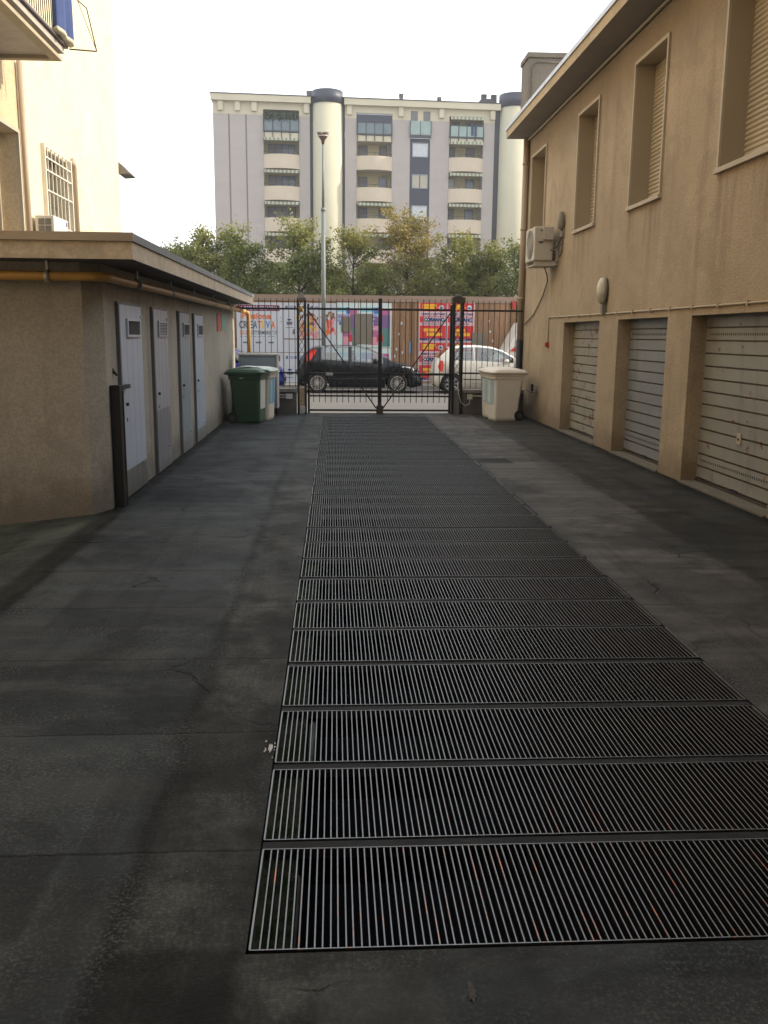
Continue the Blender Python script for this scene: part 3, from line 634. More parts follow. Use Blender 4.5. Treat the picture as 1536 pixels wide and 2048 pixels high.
f = MB(); f.tube([(-4.4, 16.3, 7.2), (-4.1, 16.7, 7.0), (-3.98, 16.75, 6.35)], .01, 6); f.tube([(-3.98, 16.75, 6.35), (-4.42, 16.7, 6.36)], .012, 6); f.tube([(-4.35, 16.5, 7.5), (-3.98, 16.75, 6.35)], .006, 6)
tag(f.build('laundry_bracket', m_rustb), 'thin iron laundry bracket sticking out beyond the blue cloth', 'bracket')
al = thing('air_conditioner', 'white air conditioner with a round blue badge standing over the shed roof', 'air conditioner', (-5.1, 17.9, 3.2))
m_acl = M('ac_white', (.62, .58, .50), .45, var=.06)
m = MB(); m.box(-5.44, -5.10, 17.62, 18.52, 3.22, 3.80); lp(m, 'casing', m_acl, al, bevel=.012)
m = MB()
for i_ in range(2):
    for j_ in range(4): m.box(-5.38+.125*i_, -5.38+.125*i_+.105, 17.608, 17.618, 3.26+.125*j_, 3.26+.125*j_+.105)
lp(m, 'side_grille', M('vent_grey', (.16, .15, .125), .7), al)
m = MB(); m.disc((-5.096, 18.42, 3.72), .04, 'x', 20, 0, .006); m.mi = 1; m.box(-5.0925, -5.090, 18.39, 18.45, 3.712, 3.728); lp(m, 'badge', [M('badge_blue', (.02, .04, .25), .3), m_white], al)
m = MB(); m.box(-5.5, -5.1, 17.7, 17.74, 3.15, 3.215); m.box(-5.5, -5.1, 18.4, 18.44, 3.15, 3.215); lp(m, 'bracket', m_gutter, al)

# ================================================================ building over the passage behind the camera
pb = thing('passage_building', 'rendered building over the covered passage where the viewer stands', 'building', (0, -3, 0))
m = MB(); m.box(-5.45, 4.1, -4, 1.1, 3.1, 12.5); m.box(-5.45, -2.6, -4, 1.1, -.2, 3.098); m.box(3.6, 4.1, -4, 1.1, -.02, 3.098); m.box(-2.6, 3.6, -4.3, -4.02, -.02, 3.098); lp(m, 'wall', m_back, pb)

# ================================================================ GATE and street fence
YG = 20.1
def gate_leaf(x0, x1, label, hinge_left, centre_post):
    t = thing('gate_leaf', label, 'gate', ((x0+x1)/2, YG, 0), 'leaves of the iron driveway gate')
    m = MB()
    for z, h in ((2.25, .045), (.87, .05), (.39, .035), (.08, .04)): m.box(x0, x1, YG-.02, YG+.02, z-h/2, z+h/2)
    if hinge_left: m.box(x0, x0+.045, YG-.024, YG+.024, .02, 2.36)
    else: m.box(x1-.045, x1, YG-.024, YG+.024, .02, 2.36)
    lp(m, 'frame', m_black, t)
    m = MB(); n = round((x1-x0)/.1315); st = (x1-x0)/n
    for k in range(1, n): x = x0+st*k; m.box(x-.0075, x+.0075, YG-.03, YG-.0205, .25, 2.47)
    lp(m, 'bars', m_black, t)
    m = MB(); xa, xb = (x0+.03, x1-.03) if hinge_left else (x1-.03, x0+.03); m.bar((xa, YG+.034, 2.2), (xb, YG+.034, .12), .026); lp(m, 'diagonal_brace', m_black, t)
    if centre_post:
        m = MB(); m.box(x1+.004, x1+.084, YG-.04, YG+.04, .0, 2.48); lp(m, 'centre_post', m_black, t)
        m = MB(); m.box(x1-.03, x1+.12, YG-.09, YG-.041, .0, .19); m.box(x1+.02, x1+.07, YG-.07, YG-.041, .19, .26); lp(m, 'lock_box', m_rustb, t, bevel=.004)
gate_leaf(-.575, .955, 'left leaf of the black iron gate, carrying the thick centre post', True, True)
gate_leaf(1.045, 2.565, 'right leaf of the black iron gate, before the black car bonnet', False, False)
def pier(x0, x1, label, right):
    t = thing('gate_pier', label, 'gate pier', ((x0+x1)/2, YG, 0), 'lattice piers of the gate'); wd = .045 if not right else .055
    m = MB(); m.box(x0, x0+wd, YG-.03, YG+.03, 0, 2.46); m.box(x1-wd, x1, YG-.03, YG+.03, 0, 2.46); m.box(x0, x0+wd, YG+.15, YG+.2, 0, 2.46); m.box(x1-wd, x1, YG+.15, YG+.2, 0, 2.46); lp(m, 'posts', m_black, t)
    m = MB(); z = .62; a, b = x0+wd, x1-wd
    while z < 2.4: m.bar((a, YG, z), (b, YG, z+.17), .009); m.bar((b, YG+.012, z), (a, YG+.012, z+.17), .009); m.bar((a, YG+.17, z), (b, YG+.17, z+.17), .009); z += .17
    lp(m, 'lattice', m_black, t)
    m = MB()
    if right: m.box(x0-.02, x1+.02, YG-.05, YG+.22, 2.40, 2.52); m.tube([((x0+x1)/2, YG+.08, 2.52), ((x0+x1)/2, YG+.08, 2.56), ((x0+x1)/2, YG+.08, 2.60)], [.11, .08, .02], 10)
    else:
        m.box(x0-.0, x1+.0, YG-.04, YG+.21, 2.42, 2.475)
        cx = (x0+x1)/2-.01; i = len(m.v); m.v += [(cx-.09, YG-.02, 2.476), (cx+.09, YG-.02, 2.476), (cx+.09, YG+.18, 2.476), (cx-.09, YG+.18, 2.476), (cx, YG+.08, 2.62)]
        for f in ((0, 1, 4), (1, 2, 4), (2, 3, 4), (3, 0, 4)): m.f.append(tuple(i+q for q in f)); m.m.append(0); m.sm.append(False)
    lp(m, 'cap', M('cap_slate', (.10, .09, .08), .8) if not right else m_rustb, t)
    m = MB(); m.box(x0+.01, x1-.012, YG+.035, YG+.15, .26, .56) if not right else m.box(x0+.01, x1-.01, YG+.035, YG+.15, .0, .54)
    if not right: m.box(x0+.03, x1-.03, YG+.03, YG+.14, .14, .255)
    lp(m, 'stone_base', M('tan_stone', (.42, .32, .19), .85, var=.3, vs=12, bump=.01) if not right else m_conc, t, bevel=.012)
    if not right:
        m = MB(); m.box(x0+.055, x1-.03, YG-.10, YG-.031, .02, .17); lp(m, 'meter_box', M('pale_grey_box', (.34, .35, .35), .5, var=.2, vs=15), t, bevel=.006)
        m = MB(); m.tube([(x0+.08, YG+.08, 2.18), (x0+.08, YG+.08, 2.28), (x0+.08, YG+.08, 2.31)], [.055, .05, .01], 12); lp(m, 'amber_beacon', M('amber_plastic', (.85, .42, .03), .35), t)
pier(-.80, -.60, 'slim lattice gate pier with an amber beacon and grey pyramid cap, left of the gate', False)
pier(2.58, 2.82, 'heavier lattice gate pier with a dark rounded cap, right of the gate', True)
def arm(xa, xb, label, box):
    m = MB(); m.box(xa, xb, YG-.10, YG-.05, .86, .895)
    if box is not None: m.mi = 1; m.box(box-.075, box+.075, YG-.115, YG-.101, .84, .90)
    tag(m.build('gate_opener', [m_black, M('opener_plate', (.5, .5, .5), .35, .3)]), label, 'gate opener', 'opener arms on the gate')
arm(-.60, .42, 'thin gate opener arm with a silver plate at the left leaf', -.10)
arm(1.72, 2.60, 'thin plain gate opener arm at the right leaf', None)
def street_fence(x0, x1, n, zmid, label):
    t = thing('railing', label, 'fence', ((x0+x1)/2, YG, 0), 'railings beside the gate')
    for za, zb2 in ((2.225, 2.265), (zmid-.018, zmid+.018)):
        m = MB(); m.box(x0, x1, YG-.018, YG+.018, za, zb2); lp(m, 'rail', m_black, t)
    m = MB()
    for k in range(n): x = x0+.06+(x1-x0-.1)*k/(n-1); m.box(x-.0065, x+.0065, YG-.028, YG-.0185, .57, 2.46)
    lp(m, 'bars', m_black, t)
street_fence(-2.05, -.80, 10, .885, 'black railing on the low wall left of the gate')
street_fence(2.82, 4.12, 11, .90, 'black railing on the low wall right of the gate, behind the white bins')
def low_wall(x0, x1, label):
    t = thing('low_wall', label, 'wall', ((x0+x1)/2, YG, 0), 'low walls beside the gate')
    m = MB(); m.box(x0, x1, YG-.10, YG+.14, -.02, .47); lp(m, 'wall', M('low_wall_render', (.085, .075, .068), .9, var=.35, vs=4, bump=.006), t)
    m = MB(); m.box(x0, x1, YG-.13, YG+.17, .472, .55); lp(m, 'coping', m_conc, t, bevel=.008)
low_wall(-2.17, -.82, 'dark low wall under the left railing'); low_wall(2.84, 4.165, 'brown low wall under the right railing, behind the white bins')
m = MB(); m.box(-1.04, -.90, YG-.16, YG-.101, .33, .44); m.tube([(-1.9, YG-.125, .36), (-1.05, YG-.125, .36)], .012, 6); m.tube([(-1.9, YG-.125, .41), (-1.05, YG-.125, .41)], .012, 6); tag(m.build('junction_box', M('jb_grey', (.40, .41, .41), .5)), 'grey junction box with twin pipes on the left low wall', 'junction box')
m = MB(); m.box(2.92, 3.03, YG-.16, YG-.101, .34, .45); m.tube([(3.03, YG-.125, .41), (4.0, YG-.125, .41)], .012, 6)
m.tube([(2.98, YG-.13, .34), (2.97, YG-.14, .24), (2.88, YG-.15, .20), (2.78, YG-.14, .27), (2.73, YG-.1, .45), (2.70, YG-.07, .7)], .009, 6); tag(m.build('junction_box', M('jb_cream', (.42, .40, .30), .5)), 'cream junction box with a looping cable on the right low wall', 'junction box')
# cabinet
cb = thing('metal_cabinet', 'grey metal cabinet with a white rim standing in the corner behind the green bin', 'cabinet', (-1.6, 19.7, 0))
m = MB(); m.box(-2.0, -1.215, 19.53, 19.9, .16, 1.265); m.box(-1.96, -1.58, 19.515, 19.528, .2, 1.2); m.box(-1.57, -1.25, 19.515, 19.528, .2, 1.2); lp(m, 'body', M('cabinet_grey', (.22, .26, .31), .45, var=.1), cb, bevel=.004)
m = MB(); m.box(-2.03, -1.175, 19.49, 19.93, 1.268, 1.31); m.box(-1.212, -1.185, 19.5, 19.92, .16, 1.266); lp(m, 'rim', M('cabinet_white', (.60, .59, .56), .5), cb, bevel=.004)
for x in (-1.98, -1.24):
    m = MB(); m.box(x, x+.03, 19.56, 19.6, 0, .16); lp(m, 'leg', m_black, cb)

# ================================================================ BINS (local: front +x, near side -y)
def bin_(name, label, loc, rz, body, lid, sticker=None, group=None, film=False):
    t = thing(name, label, 'wheelie bin', loc, group, rz)
    def sec(z, x0, x1, w, r):   # rounded rect section
        out = []
        for cx, cy, a0 in ((x1-r, w-r, 0), (x0+r, w-r, 90), (x0+r, -w+r, 180), (x1-r, -w+r, 270)):
            for k in range(5): a = R(a0+22.5*k); out.append((cx+r*math.cos(a), cy+r*math.sin(a), z))
        return out
    def loft(m, secs):
        n = len(secs[0]); b = []
        for s_ in secs: b.append(len(m.v)); m.v += s_
        for p, q in zip(b, b[1:]):
            for k in range(n): m.f.append((p+k, p+(k+1) % n, q+(k+1) % n, q+k)); m.m.append(m.mi); m.sm.append(False)
        m.f.append(tuple(b[0]+k for k in reversed(range(n)))); m.f.append(tuple(b[-1]+k for k in range(n))); m.m += [m.mi]*2; m.sm += [False]*2
    m = MB(); loft(m, [sec(.0, -.20, .27, .22, .05), sec(.05, -.21, .285, .235, .05), sec(.84, -.29, .305, .275, .05), sec(.845, -.30, .33, .285, .05), sec(.90, -.305, .335, .29, .05), sec(.905, -.32, .345, .30, .05), sec(.955, -.325, .35, .305, .05)])
    o = m.build('body', body, t, bevel=.004)
    m = MB(); loft(m, [sec(.957, -.37, .385, .325, .07), sec(.985, -.38, .395, .33, .07), sec(1.03, -.33, .35, .295, .09), sec(1.06, -.22, .22, .20, .1), sec(1.068, -.1, .1, .1, .05)])
    o = m.build('lid', lid, t)
    m = MB(); m.tube([(-.30, -.22, .93), (-.40, -.22, .95), (-.40, .22, .95), (-.30, .22, .93)], .016, 8); m.box(-.33, -.29, -.2, .2, .84, .9); m.build('handle', body, t)
    for s_ in (-1, 1):
        m = MB(); m.disc((-.24, s_*.265, .105), .105, 'y', 24, .05, .05); m.mi = 1; m.disc((-.24, s_*.265, .105), .052, 'y', 16, .02, .04); m.build('wheel', [M('bin_tyre', (.014, .014, .014), .8), M('bin_hub', (.07, .07, .07), .6)], t)
    m = MB(); m.tube([(-.24, -.25, .105), (-.24, .25, .105)], .012, 8); m.build('axle', m_black, t)
    if sticker:
        a, b, z0, z1, m1, m2 = sticker
        def fx(z): return .285+.020*(z-.05)/.79+.006
        m = MB(); m.quad((fx(z0), a, z0), (fx(z0), b, z0), (fx(z1), b, z1), (fx(z1), a, z1)); m.mi = 1; w_ = (b-a)
        m.quad((fx(z0)+.002, a+w_*.15, z0+.03), (fx(z0)+.002, a+w_*.5, z0+.03), (fx(z1)+.002, a+w_*.5, z1-.03), (fx(z1)+.002, a+w_*.15, z1-.03))
        m.build('sticker', [m1, m2], t, recalc=False)
    m = MB(); m.box(-.08, -.01, -.288, -.281, .865, .90); m.build('plate', M('bin_plate', (.45, .45, .42), .5), t)
    return t
m_bg = M('green_plastic', (.028, .068, .034), .5, var=.12, vs=3, bump=.002, bs=25)
m_bw = M('off_white_plastic', (.66, .61, .53), .5, var=.08, vs=3, bump=.002, bs=25)
m_lg = M('worn_green_lid', (.05, .10, .065), .45, var=.25, vs=5)
m_lw = M('milky_lid', (.46, .52, .46), .4, var=.15, vs=8)
m_lb = M('cream_lid', (.68, .62, .54), .5, var=.08)
m_s1 = M('pale_blue_sticker', (.34, .48, .52), .5, var=.25, vs=18); m_s2 = M('blue_sticker', (.14, .36, .52), .5, var=.2, vs=18); m_s3 = M('white_sticker', (.58, .60, .57), .5, var=.12, vs=18)
bin_('wheelie_bin', 'dark green wheelie bin beside the shed wall, a white sheet on its front', (-1.68, 18.03, 0), R(-11), m_bg, m_lg, (-.2, .16, .28, .84, m_s3, m_s3), 'wheelie bins near the gate')
bin_('wheelie_bin', 'white wheelie bin with a blue sticker, half hidden behind the green bin', (-1.55, 18.74, 0), R(-11), m_bw, m_lw, (-.22, .18, .33, .86, m_s2, m_s1), 'wheelie bins near the gate')
bin_('wheelie_bin', 'off white wheelie bin with blue sticker, in front of its twin', (3.52, 18.80, 0), R(191), m_bw, m_lb, (-.2, .16, .33, .84, m_s1, m_s3), 'wheelie bins near the gate')
bin_('wheelie_bin', 'off white wheelie bin mostly hidden behind its twin, nearer the low wall', (3.52, 19.47, 0), R(191), m_bw, m_lb, (-.2, .16, .33, .84, m_s1, m_s3), 'wheelie bins near the gate')
# crumpled film over the green bin's lid
m = MB(); random.seed(2); nx, ny = 14, 8
for i in range(nx):
    for j in range(ny):
        pass
G_ = [[(-1.93+.66*i/nx+random.uniform(-.012, .012), 17.9+.62*j/ny+random.uniform(-.012, .012), 0) for j in range(ny+1)] for i in range(nx+1)]
def lidz(x, y):
    u = max(0, 1-((x+1.65)/.42)**2); v = max(0, 1-((y-18.1)/.5)**2); return .985+.1*u*v**.5+random.uniform(0, .016)
Gz = [[(p[0], p[1], lidz(p[0], p[1])) for p in r] for r in G_]
for i in range(nx):
    for j in range(ny): m.quad(Gz[i][j], Gz[i+1][j], Gz[i+1][j+1], Gz[i][j+1])
fo = m.build('plastic_film', M('milky_film', (.42, .52, .47), .3, var=.3, vs=14)); sf = fo.modifiers.new('thick', 'SOLIDIFY'); sf.thickness = .004
tag(fo, 'crumpled milky plastic film lying on the lid of the green bin', 'plastic film')

# ================================================================ CARS
def interp(tab, x):
    if x <= tab[0][0]: return tab[0][1]
    for (a, va), (b, vb) in zip(tab, tab[1:]):
        if x <= b:
            t = (x-a)/(b-a); t = t*t*(3-2*t)*.35+t*.65; return va+(vb-va)*t
    return tab[-1][1]
def glass_mat(name, tint, f=.12):
    t = NT(name); t.t.nodes.remove(t.b); out = [n for n in t.t.nodes if n.type == 'OUTPUT_MATERIAL'][0]
    tr = t.n('ShaderNodeBsdfTransparent'); tr.inputs[0].default_value = (*tint, 1); gl = t.n('ShaderNodeBsdfGlossy'); gl.inputs['Roughness'].default_value = .03
    fr = t.n('ShaderNodeFresnel'); fr.inputs[0].default_value = 1.5; mx = t.n('ShaderNodeMixShader'); a = t.math('ADD', fr.outputs[0], f)
    t.put(mx.inputs[0], a); t.t.links.new(tr.outputs[0], mx.inputs[1]); t.t.links.new(gl.outputs[0], mx.inputs[2]); t.t.links.new(mx.outputs[0], out.inputs[0]); return t.m
m_glass = glass_mat('car_glass', (.62, .70, .68)); m_screen = glass_mat('wind_screen', (.55, .62, .62), .10)
m_rubber = M('tyre_rubber', (.012, .012, .013), .85); m_alloy = M('alloy', (.62, .63, .64), .3, .7, var=.05); m_cover = M('grey_wheel_cover', (.35, .36, .37), .4, .4)
m_lampc = M('head_lamp_glass', (.78, .80, .80), .12, .3, var=.1, vs=15); m_red = M('tail_lamp_red', (.55, .02, .02), .2, var=.1); m_trimc = M('black_trim', (.018, .018, .019), .55)
m_seat = M('seat_cloth', (.03, .03, .032), .9); m_under = M('car_underside', (.01, .01, .01), .9)
def car_paint(name, c):
    t = NT(name); t.b.inputs['Coat Weight'].default_value = .2; t.b.inputs['Specular IOR Level'].default_value = .15; t.b.inputs['Coat Roughness'].default_value = .04
    return t.done(t.mix(t.noise(1.2, 4), mul(c, .94), mul(c, 1.05)), .22, .0)
PUNTO = dict(top=[(-.60, .62), (-.58, .86), (-.50, 1.02), (-.36, 1.18), (-.20, 1.30), (-.05, 1.355), (.3, 1.385), (.75, 1.395), (1.15, 1.385), (1.5, 1.315), (1.8, 1.20), (2.08, 1.04), (2.24, .94), (2.55, .875), (2.85, .80), (3.02, .70), (3.10, .58), (3.13, .44)],
             belt=[(-.6, .60), (-.3, 1.02), (.2, .985), (1.0, .935), (1.9, .875), (2.3, .86), (2.8, .74), (3.13, .42)], x0=-.60, x1=3.13, wb=2.387, rear_w=(-.42, -.22), wind=(1.42, 2.22), pill=[(.12, .94), (1.02, 1.95)], width=.80, r=.30)
MINI = dict(top=[(-.52, .55), (-.50, .84), (-.42, 1.00), (-.28, 1.17), (-.12, 1.31), (.08, 1.385), (.4, 1.42), (.8, 1.425), (1.2, 1.39), (1.5, 1.31), (1.8, 1.15), (2.0, 1.03), (2.12, .97), (2.35, .93), (2.6, .84), (2.75, .70), (2.83, .52), (2.85, .42)],
            belt=[(-.52, .53), (-.3, .95), (.1, .99), (1.0, .965), (1.8, .92), (2.1, .91), (2.5, .80), (2.85, .40)], x0=-.52, x1=2.85, wb=2.185, rear_w=(-.38, -.08), wind=(1.36, 2.06), pill=[(.0, .655), (.68, 1.86)], width=.77, r=.29)
def car(name, label, D, paint, loc, spokes=16, rimm=m_alloy, extras='', cat='car'):
    t = thing(name, label, cat, loc); N = 90; x0, x1 = D['x0'], D['x1']; r = D['r']; W = D['width']
    xs = sorted({x0+(x1-x0)*i/N for i in range(N+1)} | {v for p in D['pill'] for v in p} | set(D['wind']) | set(D['rear_w']))
    def hw(x):
        a = min(1, max(0, (x-x0)/.45)); b = min(1, max(0, (x1-x)/.62)); return W*(1-.17*(1-a)**2.2-.24*(1-b)**2.2)
    def zb(x):
        z = .17+.10*max(0, 1-(x-x0)/.3)+.05*max(0, 1-(x1-x)/.3)
        for xc in (0, D['wb']):
            d = abs(x-xc)
            if d < r+.045: z = max(z, r+math.sqrt((r+.045)**2-d*d))
        return z
    def sec(x):
        w_ = hw(x); tp = interp(D['top'], x); bl_ = min(interp(D['belt'], x), tp-.035); z = zb(x); bl_ = max(bl_, z+.03); tp = max(tp, bl_+.03); h = tp-bl_
        ye = w_-.02-.36*max(0, h-.06); ed = tp-(.045 if h > .12 else .022)
        mid = z+(bl_-z)*.55
        return [(0, min(z, .2) if z < .25 else .25), (w_-.10, min(z, .2) if z < .25 else z+.0), (w_-.012, z), (w_+.004, mid), (w_-.012, bl_-.012), (w_-.02, bl_), (ye, ed), (ye-.09, tp-.008), (ye*.5, tp+.008), (0, tp+.014)]
    S = {x: sec(x) for x in xs}
    def inr(x, rr): return rr[0] <= x <= rr[1]
    body = MB(); sg = MB(); ws = MB(); sgr = MB()
    for a, b in zip(xs, xs[1:]):
        c = (a+b)/2; A, B = S[a], S[b]
        for k in range(9):
            for s_ in (-1, 1):
                q = [(a, s_*A[k][0], A[k][1]), (b, s_*B[k][0], B[k][1]), (b, s_*B[k+1][0], B[k+1][1]), (a, s_*A[k+1][0], A[k+1][1])]
                if s_ < 0: q = q[::-1]
                tgt = body
                if k == 5 and any(inr(c, p) for p in D['pill']) and (A[6][1]-A[5][1]) > .03: tgt = sg if s_ < 0 else sgr
                elif k >= 7 and (inr(c, D['wind']) or inr(c, D['rear_w'])): tgt = ws
                elif k == 0: tgt.mi = 1
                tgt.quad(*q, smooth=True); tgt.mi = 0
    for x in (xs[0], xs[-1]):
        P_ = S[x]; body.quad(*([(x, p[0], p[1]) for p in P_]+[(x, -p[0], p[1]) for p in reversed(P_[1:-1])]))
    o = body.build('body', [paint, m_under], t)
    sg.build('side_window', m_glass, t); sgr.build('side_window', m_glass, t); ws.build('windscreen', m_screen, t)
    # dark shut lines, sills, trim on the sides
    def ys(x, z):
        P_ = sec(x)
        for (ya, za), (yb, zb_) in zip(P_[2:], P_[3:]):
            if za <= z <= zb_ and zb_ > za: return ya+(yb-ya)*(z-za)/(zb_-za)
        return P_[3][0]
    def side(poly, mt, nm, off=.006):
        for s_ in (-1, 1):
            m = MB(); m.quad(*[(x, s_*(ys(x, z)+off), z) for x, z in poly]); m.build(nm, mt, t)
    def line(pts, mt, nm, wd=.008):
        for s_ in (-1, 1):
            m = MB(); m.tube([(x, s_*(ys(x, z)+.001), z) for x, z in pts], wd/2, 5); m.build(nm, mt, t)
    p1, p2 = D['pill']
    line([(p2[0]-.04, .90), (p2[0]-.05, .30), (p2[1]-.12, .28), (p2[1]+.02, .62), (p2[1]-.02, .84)], m_trimc, 'door_seam')
    if D is PUNTO: line([(p1[0]+.12, .93), (p1[0]+.36, .62), (p1[0]+.42, .30), (p1[1]-.02, .29)], m_trimc, 'door_seam')
    line([(r+.06, .43), (1.2, .42), (D['wb']-r-.06, .43)], m_trimc, 'side_moulding', .03)
    for xc in ([.86, 1.78] if D is PUNTO else [1.0]):
        pass
    hx = [p1[0]+.50, p2[0]+.18] if D is PUNTO else [p2[0]+.22]
    for x in hx:
        for s_ in (-1, 1):
            m = MB(); m.box(x-.09, x+.09, s_*(ys(x, .80))-.012, s_*(ys(x, .80))+.012, .79, .82); o = m.build('door_handle', paint, t, bevel=.006)
    for s_ in (-1, 1):
        x = p2[1]-.22; y = s_*(W+.03); m = MB(); ellip(m, (x, y, D['top'][0][1]*0+.97), (.085, .075, .065), 12, 8); m.build('wing_mirror', m_trimc if paint is not m_wp else paint, t)
    # lamps
    tp = lambda x: interp(D['top'], x)
    if D is PUNTO:
        side([(2.52, .80), (2.60, .66), (2.86, .60), (3.03, .56), (2.98, .68), (2.80, .78)], m_lampc, 'headlight')
        side([(-.20, 1.24), (-.36, 1.08), (-.38, .94), (-.24, .92), (-.08, 1.12), (-.02, 1.26), (-.1, 1.28)], m_red, 'tail_light', .03)
    else:
        side([(2.44, .80), (2.50, .64), (2.66, .60), (2.72, .68), (2.60, .80)], m_lampc, 'headlight')
        side([(-.36, .98), (-.42, .80), (-.36, .66), (-.28, .66), (-.25, .84), (-.28, .98)], m_red, 'tail_light', .05)
    m = MB(); m.box(x1-.03, x1+.012, -W*.55, W*.55, .30, .42); m.build('grille', m_trimc, t, bevel=.006)
    m = MB(); m.box(x1-.005, x1+.02, -.22, .22, .44, .52); m.box(x0-.02, x0+.004, -.22, .22, .60, .69); m.build('number_plate', M('plate_white', (.6, .6, .58), .5), t)
    m = MB(); m.box(.35, .55, -W*.62, W*.62, .35, .98); m.box(.35, .95, -W*.62, W*.62, .35, .55)
    for s_ in (-1, 1): m.box(1.0, 1.16, s_*.33-.2, s_*.33+.2, .35, 1.08); m.box(1.03, 1.1, s_*.33-.1, s_*.33+.1, 1.09, 1.24)
    m.box(1.72, 2.1, -W*.75, W*.75, .5, .86); m.box(.2, 2.2, -W*.8, W*.8, .30, .34); m.build('seats', m_seat, t)
    for xc in (0, D['wb']):
        for s_ in (-1, 1):
            yw = s_*(W-.085); wd = .17
            m = MB(); n = 32; prof = [(.21, -wd/2), (r-.03, -wd/2), (r, -wd/2+.025), (r, wd/2-.025), (r-.03, wd/2), (.21, wd/2)]; i0 = len(m.v)
            for k in range(n):
                a = 2*math.pi*k/n; m.v += [(xc+rr*math.cos(a), yw+h, r+rr*math.sin(a)) for rr, h in prof]
            for k in range(n):
                A_, B_ = i0+6*k, i0+6*((k+1) % n)
                for j in range(6): m.f.append((A_+j, A_+(j+1) % 6, B_+(j+1) % 6, B_+j)); m.m.append(0); m.sm.append(False)
            wl_ = m.build('wheel', m_rubber, t)
            m = MB(); yo = yw+s_*(wd/2-.012); m.disc((xc, yo, r), .216, 'y', 32, .19, .02); m.disc((xc, yo+s_*.004, r), .05, 'y', 14, 0, .02)
            for k in range(spokes):
                a = 2*math.pi*k/spokes+.1; m.bar((xc+.045*math.cos(a), yo, r+.045*math.sin(a)), (xc+.20*math.cos(a), yo, r+.20*math.sin(a)), .016 if spokes > 9 else .05, .012)
            rm_ = m.build('rim', rimm, t); rm_.parent = wl_
            m = MB(); m.disc((xc, yo-s_*.04, r), .19, 'y', 24, 0, .02); h_ = m.build('brake_disc', m_under, t); h_.parent = wl_
    if 'spoiler' in extras:
        m = MB(); m.prism([(-.33, 1.24), (-.02, 1.375), (.05, 1.40), (-.05, 1.335), (-.30, 1.21)], 'y', -.5, .5); m.build('spoiler', m_trimc, t)
    return t
m_bp = car_paint('black_paint', (.010, .012, .016)); m_wp = car_paint('white_paint', (.62, .61, .57)); m_blp = car_paint('blue_paint', (.012, .022, .16))
car('parked_car', 'black five door hatchback with many spoked silver wheels parked behind the gate', PUNTO, m_bp, (-.495, 28.15, 0), 18, m_alloy)
car('parked_car', 'rounded white small car parked behind the right gate pier', MINI, m_wp, (3.52, 28.13, 0), 8, m_cover)
car('parked_car', 'dark blue car, only its bonnet and nose seen left of the gate', PUNTO, m_blp, (-4.62, 28.2, 0), 7, m_alloy)
# white and red van beyond the fence end
vt = thing('delivery_van', 'white van with a red triangle, at the right end of the plank fence', 'van', (7.2, 30, .12))
m = MB(); m.prism([(5.15, .4), (9.3, .4), (9.3, 2.15), (5.98, 2.15), (5.50, 1.22), (5.2, 1.02)], 'y', 29.2, 30.7); lp(m, 'body', m_wp, vt, bevel=.05)
m = MB(); m.prism([(5.75, 1.30), (6.6, 1.30), (6.6, 1.95), (6.05, 1.95)], 'y', 29.185, 29.199); lp(m, 'side_window', m_screen, vt)
m = MB(); m.prism([(5.58, 1.24), (6.08, 1.24), (6.08, 1.62)], 'y', 29.17, 29.184); m.prism([(5.25, .75), (6.3, .75), (6.3, 1.15), (5.3, 1.0)], 'y', 29.18, 29.199); lp(m, 'red_stripe', M('red_livery', (.5, .03, .03), .4), vt)
for x in (5.9, 8.5):
    for y in (29.3, 30.55): m = MB(); m.disc((x, y, .42), .3, 'y', 24, 0, .2); lp(m, 'wheel', m_rubber, vt)

# ================================================================ PLANK FENCE with posters
YF = 31.0
def wood():
    t = NT('weathered_planks'); X, Y, Z = t.xyz(); idx = t.math('FLOOR', t.math('DIVIDE', t.math('ADD', X, 50.0), .21)); wn = t.n('ShaderNodeTexWhiteNoise', noise_dimensions='1D'); t.put(wn.inputs['W'], idx)
    k = t.mix(wn.outputs['Value'], (.19, .105, .055), (.33, .20, .12)); g = t.noise(6, 7, .7, stretch=(6, 1, .35)); k = t.mix(t.step(g, .45, .75), k, (.12, .062, .035))
    kn = t.noise(2.5, 4, stretch=(2, 1, .8)); k = t.mix(t.math('MULTIPLY', t.step(kn, .6, .75), .5), k, (.08, .045, .03)); t.bump(g, .01); return t.done(k, .85)
m_wood = wood(); m_cap = M('grey_cap_board', (.26, .19, .15), .85, var=.2, vs=3, stretch=(.3, 1, 3))
fn = thing('plank_fence', 'tall brown vertical plank fence across the street, pasted with posters', 'fence', (0, YF, 0))
m = MB(); x = -9.0; random.seed(11)
while x < 6.1: m.box(x+.004, x+.206, YF+random.uniform(0, .006), YF+.03, .10, 2.80+random.uniform(-.01, .01)); x += .21
lp(m, 'boards', m_wood, fn)
m = MB(); m.box(-9, 6.12, YF-.035, YF+.07, 2.80, 3.0); m.box(-9, 6.12, YF+.031, YF+.09, .4, .55); m.box(-9, 6.12, YF+.031, YF+.09, 1.5, 1.65); lp(m, 'cap_board', m_cap, fn)
m = MB(); m.box(5.96, 6.10, YF-.12, YF-.04, 2.62, 2.86); lp(m, 'warning_light', M('red_lamp', (.38, .03, .03), .4), fn)
YP = YF-.008
def pcol(n, c): return M('print_'+n, c, .75, var=.04, vs=3)
pw = pcol('white', (.50, .54, .62)); pmar = pcol('maroon', (.16, .02, .06)); pora = pcol('orange', (.65, .17, .05)); pblu = pcol('blue', (.06, .18, .48)); pnav = pcol('navy', (.03, .03, .15)); pred = pcol('red', (.55, .03, .035))
